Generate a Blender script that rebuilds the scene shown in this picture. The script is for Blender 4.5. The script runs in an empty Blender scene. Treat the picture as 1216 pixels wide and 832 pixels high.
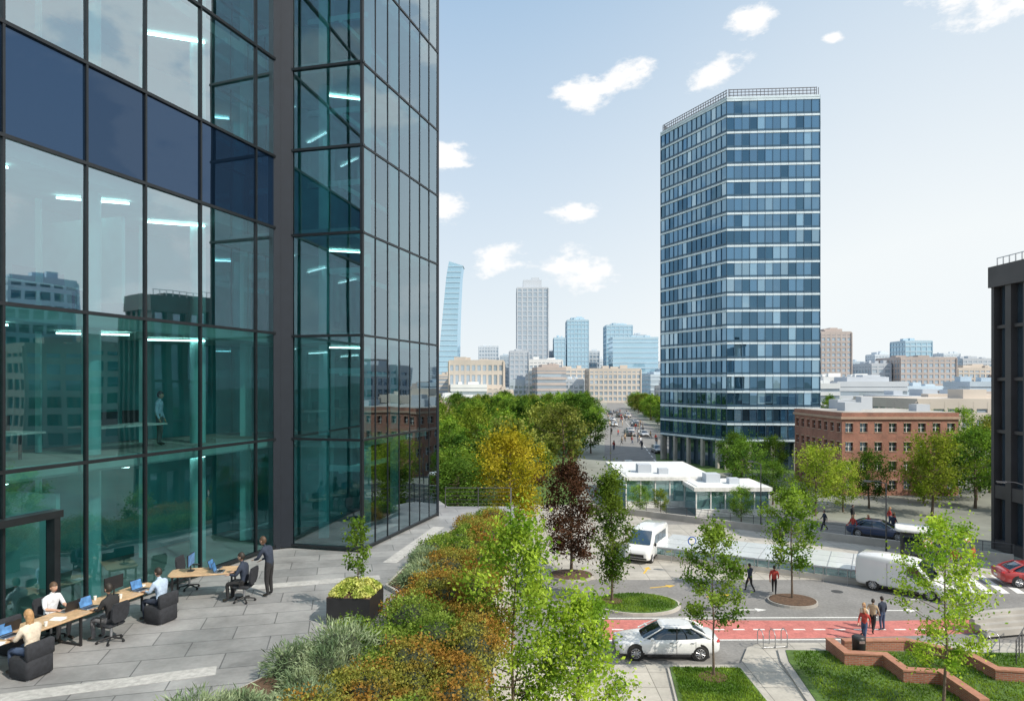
import bpy, math, random
import numpy as np
from mathutils import Vector, Matrix
R=random.Random(11)
S=bpy.context.scene
GZ=-6.5           # street level; terrace is z=0
# ------------------------------------------------------------ materials
def nt(name):
    m=bpy.data.materials.new(name); m.use_nodes=True
    t=m.node_tree; b=t.nodes['Principled BSDF']
    return m,t,b
def noise(t,scale,detail=2,rough=.6,coord='Object'):
    tc=t.nodes.new('ShaderNodeTexCoord'); n=t.nodes.new('ShaderNodeTexNoise')
    n.inputs['Scale'].default_value=scale; n.inputs['Detail'].default_value=detail; n.inputs['Roughness'].default_value=rough
    t.links.new(tc.outputs[coord],n.inputs['Vector']); return n
def mix(t,fac,a,b,mode='MIX'):
    m=t.nodes.new('ShaderNodeMix'); m.data_type='RGBA'; m.blend_type=mode
    for i,x in ((0,fac),(6,a),(7,b)):
        if isinstance(x,bpy.types.NodeSocket): t.links.new(x,m.inputs[i])
        elif i==0: m.inputs[0].default_value=x
        else: m.inputs[i].default_value=(*x[:3],1)
    return m.outputs[2]
def M(name,col,rough=.6,var=.18,scale=2.5,metal=0,bump=0,bscale=20,coat=0,scale2=None,emit=0):
    m,t,b=nt(name)
    n=noise(t,scale)
    rp=t.nodes.new('ShaderNodeMapRange'); rp.inputs[1].default_value=.3; rp.inputs[2].default_value=.7
    t.links.new(n.outputs[0],rp.inputs[0])
    c=mix(t,rp.outputs[0],[x*(1-var) for x in col],[min(1,x*(1+var)) for x in col])
    if scale2:
        n2=noise(t,scale2,4,.7); r2=t.nodes.new('ShaderNodeMapRange'); r2.inputs[1].default_value=.3; r2.inputs[2].default_value=.7;r2.inputs[3].default_value=.75;r2.inputs[4].default_value=1.15
        t.links.new(n2.outputs[0],r2.inputs[0])
        c=mix(t,1.0,c,r2.outputs[0],'MULTIPLY')
    t.links.new(c,b.inputs['Base Color'])
    b.inputs['Roughness'].default_value=rough; b.inputs['Metallic'].default_value=metal
    b.inputs['Coat Weight'].default_value=coat
    if coat: b.inputs['Coat Roughness'].default_value=.05
    if bump:
        nb=noise(t,bscale,2); bp=t.nodes.new('ShaderNodeBump'); bp.inputs['Strength'].default_value=bump; bp.inputs['Distance'].default_value=.02
        t.links.new(nb.outputs[0],bp.inputs['Height']); t.links.new(bp.outputs[0],b.inputs['Normal'])
    if emit:
        b.inputs['Emission Color'].default_value=(*col,1); b.inputs['Emission Strength'].default_value=emit
    return m
def tiles(name,c1,c2,mortar,w,h,off=.5,ms=.012,rot=0,rough=.75,plane='XY',stain=.25):
    m,t,b=nt(name)
    tc=t.nodes.new('ShaderNodeTexCoord'); mp=t.nodes.new('ShaderNodeMapping'); mp.inputs['Rotation'].default_value=(0,0,rot)
    t.links.new(tc.outputs['Object'],mp.inputs['Vector'])
    br=t.nodes.new('ShaderNodeTexBrick'); src=mp.outputs[0]
    if plane=='WALL':
        sx=t.nodes.new('ShaderNodeSeparateXYZ'); t.links.new(src,sx.inputs[0]); ad=t.nodes.new('ShaderNodeMath'); t.links.new(sx.outputs[0],ad.inputs[0]); t.links.new(sx.outputs[1],ad.inputs[1])
        cx=t.nodes.new('ShaderNodeCombineXYZ'); t.links.new(ad.outputs[0],cx.inputs[0]); t.links.new(sx.outputs[2],cx.inputs[1]); src=cx.outputs[0]
    t.links.new(src,br.inputs['Vector'])
    br.offset=off
    for k,v in (('Color1',c1),('Color2',c2),('Mortar',mortar)): br.inputs[k].default_value=(*v,1)
    br.inputs['Scale'].default_value=1; br.inputs['Mortar Size'].default_value=ms; br.inputs['Brick Width'].default_value=w; br.inputs['Row Height'].default_value=h
    n=noise(t,.6,4,.7); r=t.nodes.new('ShaderNodeMapRange'); r.inputs[1].default_value=.3;r.inputs[2].default_value=.7;r.inputs[3].default_value=1-stain;r.inputs[4].default_value=1+stain*.5
    t.links.new(n.outputs[0],r.inputs[0])
    n3=noise(t,9,2,.7); r3=t.nodes.new('ShaderNodeMapRange'); r3.inputs[3].default_value=.85;r3.inputs[4].default_value=1.15
    t.links.new(n3.outputs[0],r3.inputs[0])
    c=mix(t,1.0,br.outputs[0],r.outputs[0],'MULTIPLY'); c=mix(t,1.0,c,r3.outputs[0],'MULTIPLY')
    t.links.new(c,b.inputs['Base Color']); b.inputs['Roughness'].default_value=rough
    return m
def glass(name,trans,refl,base_f,top_f=.9,bump=.02,opaque=None):
    m=bpy.data.materials.new(name); m.use_nodes=True; t=m.node_tree; t.nodes.clear()
    o=t.nodes.new('ShaderNodeOutputMaterial'); mx=t.nodes.new('ShaderNodeMixShader'); g=t.nodes.new('ShaderNodeBsdfGlossy')
    g.inputs['Color'].default_value=(*refl,1); g.inputs['Roughness'].default_value=.015
    if opaque:
        tr=t.nodes.new('ShaderNodeBsdfDiffuse'); 
        geo=t.nodes.new('ShaderNodeNewGeometry'); 
        c=mix(t,geo.outputs['Random Per Island'],[x*.5 for x in opaque],[x*1.5 for x in opaque]); t.links.new(c,tr.inputs[0])
    else:
        tr=t.nodes.new('ShaderNodeBsdfTransparent'); tr.inputs[0].default_value=(*trans,1)
    fr=t.nodes.new('ShaderNodeFresnel'); fr.inputs['IOR'].default_value=1.6
    mr=t.nodes.new('ShaderNodeMapRange'); mr.inputs[1].default_value=.05; mr.inputs[2].default_value=.45; mr.inputs[3].default_value=base_f; mr.inputs[4].default_value=top_f
    t.links.new(fr.outputs[0],mr.inputs[0]); t.links.new(mr.outputs[0],mx.inputs[0])
    n=noise(t,.35,1,.5); bp=t.nodes.new('ShaderNodeBump'); bp.inputs['Strength'].default_value=bump; bp.inputs['Distance'].default_value=.3
    t.links.new(n.outputs[0],bp.inputs['Height']); t.links.new(bp.outputs[0],g.inputs['Normal'])
    t.links.new(tr.outputs[0],mx.inputs[1]); t.links.new(g.outputs[0],mx.inputs[2]); t.links.new(mx.outputs[0],o.inputs[0])
    return m
def leafm(name,dark,light,trans=.35,tscale=1.2):
    m=bpy.data.materials.new(name); m.use_nodes=True; t=m.node_tree; t.nodes.clear()
    o=t.nodes.new('ShaderNodeOutputMaterial'); mx=t.nodes.new('ShaderNodeMixShader'); mx.inputs[0].default_value=trans
    d=t.nodes.new('ShaderNodeBsdfDiffuse'); tr=t.nodes.new('ShaderNodeBsdfTranslucent')
    geo=t.nodes.new('ShaderNodeNewGeometry'); n=noise(t,tscale,0)
    mr=t.nodes.new('ShaderNodeMapRange'); mr.inputs[1].default_value=.38; mr.inputs[2].default_value=.62
    t.links.new(n.outputs[0],mr.inputs[0])
    c=mix(t,mr.outputs[0],dark,light)
    r=t.nodes.new('ShaderNodeMapRange'); r.inputs[3].default_value=.55; r.inputs[4].default_value=1.45; t.links.new(geo.outputs['Random Per Island'],r.inputs[0])
    c=mix(t,1.0,c,r.outputs[0],'MULTIPLY')
    oi=t.nodes.new('ShaderNodeObjectInfo'); r2=t.nodes.new('ShaderNodeMapRange'); r2.inputs[3].default_value=.7; r2.inputs[4].default_value=1.4; t.links.new(oi.outputs['Random'],r2.inputs[0])
    c=mix(t,1.0,c,r2.outputs[0],'MULTIPLY')
    t.links.new(c,d.inputs[0]); 
    c2=mix(t,1.0,c,(1.5,1.5,.6),'MULTIPLY'); t.links.new(c2,tr.inputs[0])
    t.links.new(d.outputs[0],mx.inputs[1]); t.links.new(tr.outputs[0],mx.inputs[2]); t.links.new(mx.outputs[0],o.inputs[0])
    return m
# ------------------------------------------------------------ mesh builder
class MB:
    def __init__(s): s.v=[];s.f=[];s.m=[];s.sm=[];s.mats=[]
    def mi(s,mat):
        if mat not in s.mats: s.mats.append(mat)
        return s.mats.index(mat)
    def add(s,vs,fs,mat,smooth=False):
        o=len(s.v); s.v+= [tuple(x) for x in vs]; i=s.mi(mat)
        for f in fs: s.f.append(tuple(o+k for k in f)); s.m.append(i); s.sm.append(smooth)
    def box(s,c,d,mat,rz=0,rx=0):
        M_=Matrix.Rotation(rz,3,'Z')@Matrix.Rotation(rx,3,'X'); vs=[]
        for z in(-.5,.5):
            for x,y in((-.5,-.5),(.5,-.5),(.5,.5),(-.5,.5)):
                vs.append(Vector(c)+M_@Vector((x*d[0],y*d[1],z*d[2])))
        s.add(vs,[(3,2,1,0),(4,5,6,7),(0,1,5,4),(1,2,6,5),(2,3,7,6),(3,0,4,7)],mat)
    def bb(s,x0,x1,y0,y1,z0,z1,mat): s.box(((x0+x1)/2,(y0+y1)/2,(z0+z1)/2),(x1-x0,y1-y0,z1-z0),mat)
    def rbox(s,c,d,mat,rz=0,r=.03):   # rounded-edge box
        M_=Matrix.Rotation(rz,3,'Z'); rings=[]
        for z,i in((-d[2]/2,r),(-d[2]/2+r,0),(d[2]/2-r,0),(d[2]/2,r)):
            ring=[]
            for k in range(16):
                a=k/16*2*math.pi+math.pi/16
                cx,sy=math.cos(a),math.sin(a)
                x=math.copysign(abs(cx)**.25,cx)*(d[0]/2-i); y=math.copysign(abs(sy)**.25,sy)*(d[1]/2-i)
                ring.append(Vector(c)+M_@Vector((x,y,z)))
            rings.append(ring)
        s.loft(rings,mat,True)
    def prism(s,p,z0,z1,mat,top=None):
        n=len(p); vs=[(x,y,z0) for x,y in p]+[(x,y,z1) for x,y in p]
        s.add(vs,[(i,(i+1)%n,n+(i+1)%n,n+i) for i in range(n)],mat)
        s.add([(x,y,z1) for x,y in p],[tuple(range(n))],top or mat)
        s.add([(x,y,z0) for x,y in p],[tuple(range(n))[::-1]],mat)
    def quad(s,a,b,c,d,mat): s.add([a,b,c,d],[(0,1,2,3)],mat)
    def loft(s,rings,mat,cap=True,smooth=True):
        n=len(rings[0]); vs=[p for r in rings for p in r]; fs=[]
        for i in range(len(rings)-1):
            for k in range(n): fs.append((i*n+k,i*n+(k+1)%n,(i+1)*n+(k+1)%n,(i+1)*n+k))
        s.add(vs,fs,mat,smooth)
        if cap:
            s.add(rings[0],[tuple(range(n))[::-1]],mat); s.add(rings[-1],[tuple(range(n))],mat)
    def tube(s,pts,rads,mat,n=6,cap=True):
        pts=[Vector(p) for p in pts]; rings=[]
        if not hasattr(rads,'__len__'): rads=[rads]*len(pts)
        for i,p in enumerate(pts):
            d=(pts[min(i+1,len(pts)-1)]-pts[max(i-1,0)])
            d=d.normalized() if d.length>1e-6 else Vector((0,0,1))
            u=d.cross(Vector((0,0,1)) if abs(d.z)<.9 else Vector((1,0,0))).normalized(); w=d.cross(u)
            rings.append([p+rads[i]*(math.cos(a)*u+math.sin(a)*w) for a in [2*math.pi*k/n for k in range(n)]])
        s.loft(rings,mat,cap)
    def ell(s,c,r,mat,n=10,m=7,fn=None):
        rings=[]
        for j in range(1,m):
            ph=math.pi*j/m-math.pi/2; ring=[]
            for k in range(n):
                a=2*math.pi*k/n; p=Vector((math.cos(ph)*math.cos(a),math.cos(ph)*math.sin(a),math.sin(ph)))
                if fn: p=fn(p)
                ring.append(Vector(c)+Vector((p.x*r[0],p.y*r[1],p.z*r[2])))
            rings.append(ring)
        s.loft(rings,mat,True)
    def ribbon(s,pts,w,z0,z1,mat):
        pts=[Vector((p[0],p[1])) for p in pts]; L=[];Rr=[]
        for i,p in enumerate(pts):
            a=(pts[i]-pts[i-1]).normalized() if i>0 else None
            b=(pts[i+1]-pts[i]).normalized() if i<len(pts)-1 else None
            if a is None:a=b
            if b is None:b=a
            t=(a+b).normalized(); nn=Vector((-t.y,t.x)); k=w/2/max(.4,nn.dot(Vector((-a.y,a.x))))
            L.append(p+nn*k); Rr.append(p-nn*k)
        rings=[[(l.x,l.y,z0),(r.x,r.y,z0),(r.x,r.y,z1),(l.x,l.y,z1)] for l,r in zip(L,Rr)]
        s.loft(rings,mat,True,False)
    def build(s,name,loc=(0,0,0),rz=0,sc=1,parent=None):
        me=bpy.data.meshes.new(name+'_mesh'); me.from_pydata(s.v,[],s.f)
        for m in s.mats: me.materials.append(m)
        me.polygons.foreach_set('material_index',s.m); me.polygons.foreach_set('use_smooth',s.sm); me.update()
        return place(name,me,loc,rz,sc,parent)
def place(name,me,loc=(0,0,0),rz=0,sc=1,parent=None):
    o=bpy.data.objects.new(name,me); S.collection.objects.link(o); o.location=loc; o.rotation_euler=(0,0,rz)
    o.scale=(sc,sc,sc) if not hasattr(sc,'__len__') else sc
    if parent: o.parent=parent
    return o
def empty(name,loc=(0,0,0)):
    o=bpy.data.objects.new(name,None); S.collection.objects.link(o); o.location=loc; o.empty_display_size=.2; return o
def sheet(name,poly,z,mat):
    b=MB(); b.add([(x,y,z) for x,y in poly],[tuple(range(len(poly)))],mat); return b.build(name)
def ellp(cx,cy,rx,ry,n=28): return [(cx+rx*math.cos(2*math.pi*k/n),cy+ry*math.sin(2*math.pi*k/n)) for k in range(n)]
# ------------------------------------------------------------ palette
conc=M('concrete',(.41,.39,.36),.85,.12,.8,bump=.3,scale2=.15)
asph=M('asphalt_worn',(.22,.215,.21),.9,.12,.5,bump=.3,scale2=6)
pave=tiles('pavement_slabs',(.46,.435,.39),(.38,.36,.325),(.2,.19,.17),1.5,1.5,0,.02)
terr_m=tiles('terrace_pavers',(.31,.305,.305),(.23,.23,.233),(.10,.10,.105),1.8,.9,.5,.014,rot=-.24,rough=.5,stain=.35)
band_m=M('terrace_light_paver',(.42,.41,.40),.6,.1,2,scale2=8)
red=M('red_lane_paint',(.50,.17,.15),.8,.15,1.5,scale2=9)
white=M('white_paint',(.75,.75,.73),.7,.08,3,scale2=12)
yel=M('yellow_paint',(.65,.42,.06),.7,.1,3)
grass=M('lawn_grass',(.08,.145,.028),.95,.4,1.2,bump=1,bscale=60,scale2=25)
soil=M('mulch',(.11,.065,.04),.95,.3,6,bump=1,bscale=40)
brick=tiles('red_brick',(.37,.125,.07),(.28,.09,.055),(.28,.22,.18),.24,.08,.5,.012,plane='WALL',stain=.3)
frame=M('dark_aluminium_frame',(.03,.035,.04),.35,.1,3,metal=.6)
framed=M('dark_anodised_column',(.012,.016,.024),.4,.1,3)
dark=M('black_plastic',(.018,.018,.02),.45,.2,4)
darkfab=M('dark_fabric',(.02,.022,.028),.85,.25,12)
metal=M('brushed_steel',(.45,.46,.48),.35,.1,8,metal=.9)
railm=M('painted_rail',(.10,.10,.11),.4,.1,5,metal=.4)
wood=M('oak_table_top',(.50,.34,.20),.45,.15,3,scale2=14)
bark=M('bark',(.12,.09,.065),.95,.3,9)
offwhite=M('white_roof_membrane',(.72,.72,.70),.7,.06,.5,scale2=2)
L_bright=leafm('leaf_spring_green',(.11,.20,.025),(.28,.37,.055),.45)
L_green=leafm('leaf_green',(.04,.09,.018),(.11,.19,.035),.38,.5)
L_yellow=leafm('leaf_yellow_green',(.28,.26,.02),(.50,.42,.05),.4,.5)
L_purple=leafm('leaf_dark_purple',(.05,.028,.022),(.12,.062,.04),.3,.6)
L_mid=leafm('leaf_mid_green',(.07,.14,.022),(.19,.28,.05),.42,.6)
L_lightg=leafm('leaf_light_green',(.13,.20,.025),(.28,.34,.06),.42,.5)
L_olive=leafm('leaf_olive_green',(.10,.13,.03),(.24,.26,.07),.4,.5)
L_grey=leafm('leaf_lavender_grey',(.11,.16,.09),(.24,.29,.18),.2,2)
L_brown=leafm('leaf_barberry',(.26,.145,.035),(.21,.22,.05),.32,1.4)
L_box=leafm('leaf_boxwood',(.09,.16,.025),(.23,.31,.065),.35,1.6)
L_lime=leafm('leaf_lime_flower',(.30,.36,.08),(.55,.55,.2),.3,3)
# ------------------------------------------------------------ world, sun, camera
cam=bpy.data.cameras.new('camera'); co=bpy.data.objects.new('camera',cam); S.collection.objects.link(co)
co.location=(0,0,6.3); co.rotation_euler=(math.radians(90),0,0); cam.lens=24; cam.sensor_width=36; cam.shift_y=39/1216; cam.clip_end=6000; cam.clip_start=.1
S.camera=co
SD=Vector((.66,-.50,0)).normalized(); EL=math.radians(44)
sd=Vector((SD.x*math.cos(EL),SD.y*math.cos(EL),math.sin(EL)))
sl=bpy.data.lights.new('sun','SUN'); sl.energy=5.0; sl.angle=math.radians(.5); sl.color=(1,.92,.79)
so=bpy.data.objects.new('sun',sl); S.collection.objects.link(so); so.rotation_euler=sd.to_track_quat('Z','Y').to_euler()
W=bpy.data.worlds.new('World'); S.world=W; W.use_nodes=True; t=W.node_tree; bg=t.nodes['Background']; bg.inputs[1].default_value=.096
sk=t.nodes.new('ShaderNodeTexSky'); sk.sky_type='NISHITA'; sk.sun_disc=False; sk.sun_elevation=EL; sk.sun_rotation=math.atan2(SD.x,SD.y); sk.dust_density=1.0
tc=t.nodes.new('ShaderNodeTexCoord'); sp=t.nodes.new('ShaderNodeSeparateXYZ'); t.links.new(tc.outputs['Generated'],sp.inputs[0])
def rng(src,a,b,c,d,smooth=True):
    r=t.nodes.new('ShaderNodeMapRange'); r.interpolation_type='SMOOTHSTEP' if smooth else 'LINEAR'
    for i,x in zip((1,2,3,4),(a,b,c,d)): r.inputs[i].default_value=x
    t.links.new(src,r.inputs[0]); return r.outputs[0]
def mth(op,a,b):
    n=t.nodes.new('ShaderNodeMath'); n.operation=op
    for i,x in enumerate((a,b)):
        if isinstance(x,bpy.types.NodeSocket): t.links.new(x,n.inputs[i])
        else: n.inputs[i].default_value=x
    return n.outputs[0]
high=mix(t,.62,sk.outputs[0],(4.0,6.9,10.2))
haze=rng(sp.outputs[2],0,.62,.95,.0,False)
hx=rng(sp.outputs[0],-.1,.6,0,.34)
hz=mth('MINIMUM',mth('ADD',haze,hx),1.0)
skyc=mix(t,hz,high,(9.4,9.9,10.1))
mp=t.nodes.new('ShaderNodeMapping'); mp.inputs['Scale'].default_value=(1,1,1.9); t.links.new(tc.outputs['Generated'],mp.inputs[0])
nz=t.nodes.new('ShaderNodeTexNoise'); nz.inputs['Scale'].default_value=21; nz.inputs['Detail'].default_value=5; nz.inputs['Roughness'].default_value=.62; t.links.new(mp.outputs[0],nz.inputs['Vector'])
mask=None
for az,el,rad in ((.115,.425,.045),(.165,.45,.042),(.30,.455,.045),(.35,.53,.038),(.47,.505,.014),(.09,.25,.036),(-.10,.33,.045),(-.10,.255,.042),(.10,.165,.06),(-.02,.18,.05)):
    v=Vector((az,1,el)).normalized(); v.z*=1.9
    dn=t.nodes.new('ShaderNodeVectorMath'); dn.operation='DISTANCE'; t.links.new(mp.outputs[0],dn.inputs[0]); dn.inputs[1].default_value=v
    k=rng(dn.outputs[1],0,rad*1.6,1,0,False)
    mask=k if mask is None else mth('MAXIMUM',mask,k)
n2=t.nodes.new('ShaderNodeTexNoise'); n2.inputs['Scale'].default_value=4.2; n2.inputs['Detail'].default_value=1; t.links.new(mp.outputs[0],n2.inputs['Vector'])
gen=mth('MULTIPLY',rng(sp.outputs[1],.74,.82,.8,0),rng(n2.outputs[0],.44,.60,0,1))
mask=mth('MAXIMUM',mask,gen)
cl=mth('ADD',mth('MULTIPLY',mask,.6),nz.outputs[0])
cf=mth('MULTIPLY',rng(cl,.74,.98,0,1),rng(mask,.02,.3,0,1))
skyc=mix(t,cf,skyc,(10.8,10.8,10.8))
t.links.new(skyc,bg.inputs[0])
S.view_settings.view_transform='Standard'; S.view_settings.look='None'; S.view_settings.exposure=0
# ------------------------------------------------------------ ground
G=MB(); G.add([(-2500,-2500,GZ),(2500,-2500,GZ),(2500,2500,GZ),(-2500,2500,GZ)],[(0,1,2,3)],M('city_ground',(.24,.25,.22),.95,.25,.02,scale2=.2)); G.build('ground')
sheet('park_lawn',[(-160,48),(6,48),(8,95),(38,300),(-20,420),(-160,420)],GZ+.004,grass)
sheet('plaza_pavement',[(-.4,44.5),(37,44.5),(37,49),(21,61),(10,72),(-.4,72)],GZ+.008,pave)
b=MB(); b.prism([(-.4,-5),(70,-5),(70,33.4),(12.2,33.4),(11.3,32.8),(10.4,31.0),(10,30.8),(-.4,30.8)],GZ,GZ+.13,conc,pave); b.build('sidewalk')
sheet('street_road',[(-.4,30.4),(75,30.4),(75,44.5),(-.4,44.5)],GZ+.004,asph)
sheet('avenue_road',[(13,62),(19,62),(27,100),(33,132),(56,330),(110,700),(100,700),(45,330),(16,118),(15,95)],GZ+.012,asph)
sheet('side_street_road',[(24,61),(36,52.5),(36,59),(26,67)],GZ+.016,asph)
sheet('tower_lawn',[(23,108),(26,98),(50,96),(54,112),(40,130),(26,124)],GZ+.02,grass)
sheet('red_bike_lane',[(4.5,34.1),(13,34.2),(20,34.6),(27,35.4),(27,37.3),(20,36.8),(13,36.9),(5,37.0)],GZ+.008,red)
b=MB()
for i in range(20):
    x=5.2+i*1.05; b.add([(x,35.45,GZ+.012),(x+.6,35.45,GZ+.012),(x+.6,35.6,GZ+.012),(x,35.6,GZ+.012)],[(0,1,2,3)],white)
for yy in (33.95,37.15):
    b.add([(4.6,yy,GZ+.012),(20,yy+.15,GZ+.012),(20,yy+.28,GZ+.012),(4.6,yy+.13,GZ+.012)],[(0,1,2,3)],white)
for i in range(7):
    x=27+i*.95; b.add([(x,41.6,GZ+.012),(x+.5,41.6,GZ+.012),(x+1.6,45.6,GZ+.012),(x+1.1,45.6,GZ+.012)],[(0,1,2,3)],white)
for x,y,a in ((9.5,43,.3),(12.5,41.2,.3),(9.2,46.8,1.2),(13.5,38.6,0),(22,38.5,0),(6,33,0),(24.5,40.5,.1)):
    c,s_=math.cos(a),math.sin(a)
    P=lambda u,v:(x+c*u-s_*v,y+s_*u+c*v,GZ+.013)
    b.add([P(-.9,-.07),(P(.3,-.07)),P(.3,.07),P(-.9,.07)],[(0,1,2,3)],yel if x<13 and y>40 else white)
    b.add([P(.3,-.28),P(.9,0),P(.3,.28)],[(0,1,2)],yel if x<13 and y>40 else white)
b.build('road_markings')
b=MB()
for i in range(40):
    y=70+i*6; xc=18+(y-100)*.125 if y>100 else 16
    b.add([(xc+4,y,GZ+.018),(xc+4.2,y,GZ+.018),(xc+4.5,y+3,GZ+.018),(xc+4.3,y+3,GZ+.018)],[(0,1,2,3)],white)
b.build('avenue_markings')
q=MB(); iron=M('cast_iron',(.05,.05,.05),.6)
for x,y in ((11,38.8),(20,42),(15,31.9),(25,36.6)): q.prism(ellp(x,y,.34,.34,16),GZ,GZ+.0125,iron)
q.build('manhole_covers')
def bed(name,poly,top,kerb=conc,h=.16):
    e=MB(); e.prism(poly,GZ,GZ+h,kerb); 
    cx=sum(p[0] for p in poly)/len(poly); cy=sum(p[1] for p in poly)/len(poly)
    inner=[(cx+(x-cx)*.94,cy+(y-cy)*.94) for x,y in poly]
    e.prism(inner,GZ+h,GZ+h+.03,top); return e.build(name)
bed('grass_island',ellp(7.2,39.4,2.5,1.9),grass)
bed('tree_pit',ellp(3.9,45.2,1.5,1.3),soil); bed('tree_pit',ellp(16.4,39.9,1.4,1.2),soil)
bed('grass_patch',[(6.4,26.4),(10.2,26.4),(10.2,30.3),(6.9,30.4)],grass,h=.22)
bed('grass_patch',[(11.4,24.5),(26,24.5),(26,32.0),(12.6,32.4),(12.2,31)],grass,h=.22)
e=MB(); e.prism(ellp(8.6,29.2,.6,.55),GZ+.25,GZ+.29,soil); e.build('tree_mulch')
e=MB(); e.prism(ellp(5.8,39.6,.6,.55),GZ+.19,GZ+.23,soil); e.build('tree_mulch')
def inpoly(x,y,p):
    r=False; j=len(p)-1
    for i in range(len(p)):
        if (p[i][1]>y)!=(p[j][1]>y) and x<(p[j][0]-p[i][0])*(y-p[i][1])/(p[j][1]-p[i][1])+p[i][0]: r=not r
        j=i
    return r
def grass_blades(name,poly,z,n,hh=.09):
    rs=np.random.RandomState(3); xs=[p[0] for p in poly]; ys=[p[1] for p in poly]; q=MB(); c=0
    while c<n:
        x,y=rs.uniform(min(xs),max(xs)),rs.uniform(min(ys),max(ys))
        if not inpoly(x,y,poly): continue
        a=rs.uniform(0,6.28); h=hh*rs.uniform(.5,1.5); w=.03
        q.add([(x-w*math.cos(a),y-w*math.sin(a),z),(x+w*math.cos(a),y+w*math.sin(a),z),(x+rs.normal(0,.03),y+rs.normal(0,.03),z+h)],[(0,1,2)],L_mid); c+=1
    return q.build(name)
grass_blades('grass',[(6.7,26.6),(10.0,26.6),(10.0,30.1),(7.1,30.2)],GZ+.25,5000)
grass_blades('grass',[(12.2,25),(25,25),(25,31.6),(13.2,32.0),(12.8,31)],GZ+.25,14000)
grass_blades('grass',ellp(7.2,39.4,2.2,1.7),GZ+.19,3500,.08)
b=MB(); cop=M('brick_coping',(.36,.17,.11),.8,.15,4)
W1=[(15.0,32.3),(15.0,30.6),(16.6,30.4),(16.6,28.8),(18.0,28.6),(18.0,26)]
b.ribbon(W1,.32,GZ+.2,GZ+.72,brick); b.ribbon(W1,.38,GZ+.72,GZ+.79,cop); b.build('brick_planter_wall')
b=MB(); W2=[(15.6,32.2),(18.6,32.3),(20.5,30.6),(20.6,29),(24,28.4)]
b.ribbon(W2,.32,GZ+.2,GZ+.66,brick); b.ribbon(W2,.38,GZ+.66,GZ+.73,cop); b.build('brick_planter_wall')
# ------------------------------------------------------------ terrace
TP=[(-32,-6),(-.6,-6),(-.6,24),(.1,29),(.1,35),(-3.3,35),(-4.6,38.6),(-32,38.6)]
b=MB(); b.prism(TP,GZ,0,conc,terr_m); b.build('terrace')
BP=[(-6.3,11),(-5.7,13.6),(-4.4,16.0),(-3.3,17.2),(-3.2,20.0),(-3.9,21),(-3.3,26),(-2.3,30),(-1.6,32.0),(-.4,32.0),(-.7,24),(-.7,11)]
b=MB(); b.prism(BP,.004,.12,conc); b.prism([(x+.1*(1 if x<-1.5 else -1),y) for x,y in BP],.12,.15,soil); b.build('planting_bed')
for pts in ([(-12,13),(-6.5,15)],[(-9,20.8),(-4.3,22.2)],[(-4.3,24),(-3.2,30)]):
    b=MB(); b.ribbon(pts,.5,.002,.006,band_m); b.build('paver_band')
def railing(name,pts,z,h=1.1,mat=railm,sp_=1.4,bars=5):
    r=MB()
    for a,c in zip(pts,pts[1:]):
        a=Vector((*a,z));c=Vector((*c,z)); L=(c-a).length; n=max(1,int(L/sp_))
        for i in range(n+1):
            p=a.lerp(c,i/n); r.tube([p,p+Vector((0,0,h))],.025,mat,6)
        for k in range(bars): 
            zz=h*(k+1)/(bars+.0)-.02; r.tube([a+Vector((0,0,zz)),c+Vector((0,0,zz))],.022 if k==bars-1 else .009,mat,5)
    return r.build(name)
railing('terrace_railing',[(-3.4,34.8),(-.05,34.8),(-.05,29)],0,1.0)
# ------------------------------------------------------------ left glass office building
gA=glass('vision_glass',(.56,.84,.86),(.76,.91,1.0),.46,.9)
gL=glass('vision_glass_lower',(.50,.80,.80),(.46,.70,.76),.22,.8)
gB=glass('vision_glass_dark',(.38,.70,.72),(.74,.91,1.0),.24,1.0)
gS=glass('spandrel_glass',(0,0,0),(.15,.235,.38),.36,.7,opaque=(.006,.016,.035))
teal=M('interior_teal_wall',(.10,.38,.39),.6,.3,.5); teal2=M('interior_teal_column',(.34,.68,.67),.5,.1,1)
ceil=M('interior_ceiling',(.42,.62,.60),.8,.1,1); lampm=M('warm_ceiling_lamp',(1,.72,.25),.5,0,1,emit=12); lampw=M('office_ceiling_light',(.85,.95,.9),.5,0,1,emit=7)
bld=empty('glass_office_building')
def facade(mb,fr,p0,p1,us,zs,matf,tilt=.006,mw=.09,md=.16,hw=.12):
    p0=Vector((*p0,0));p1=Vector((*p1,0)); d=(p1-p0); L=d.length; d.normalize(); n=Vector((d.y,-d.x,0)); rz=math.atan2(d.y,d.x)
    us=[u for u in us if 0<=u<=L]
    if us[0]>.01: us=[0]+us
    if us[-1]<L-.01: us=us+[L]
    for j in range(len(zs)-1):
        for i in range(len(us)-1):
            o=[n*R.uniform(-tilt,tilt) for _ in range(3)]; o.append(o[0]+o[2]-o[1])
            q=[p0+d*us[i]+Vector((0,0,zs[j])),p0+d*us[i+1]+Vector((0,0,zs[j])),p0+d*us[i+1]+Vector((0,0,zs[j+1])),p0+d*us[i]+Vector((0,0,zs[j+1]))]
            mb.quad(*[a+c for a,c in zip(q,o)],matf(i,j))
    if fr:
        for u in us: 
            if mw: fr.box(p0+d*u+Vector((0,0,(zs[0]+zs[-1])/2)),(mw,md,zs[-1]-zs[0]),frame,rz)
        for z in zs:
            fr.box(p0+d*(L/2)+Vector((0,0,z)),(L+md+.01,md+.02,hw),frame,rz)
A0=(-15.42,6.0); C1=(-9.0,26.0); C2=(-8.45,26.2); C3=(-5.6,25.5); C4=(-3.53,32.5)
F=lambda y:-17.35+.321*y
gl=MB(); fr=MB()
LA=math.hypot(C1[0]-A0[0],C1[1]-A0[1]); uy=lambda y:(y-6)*LA/20
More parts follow.
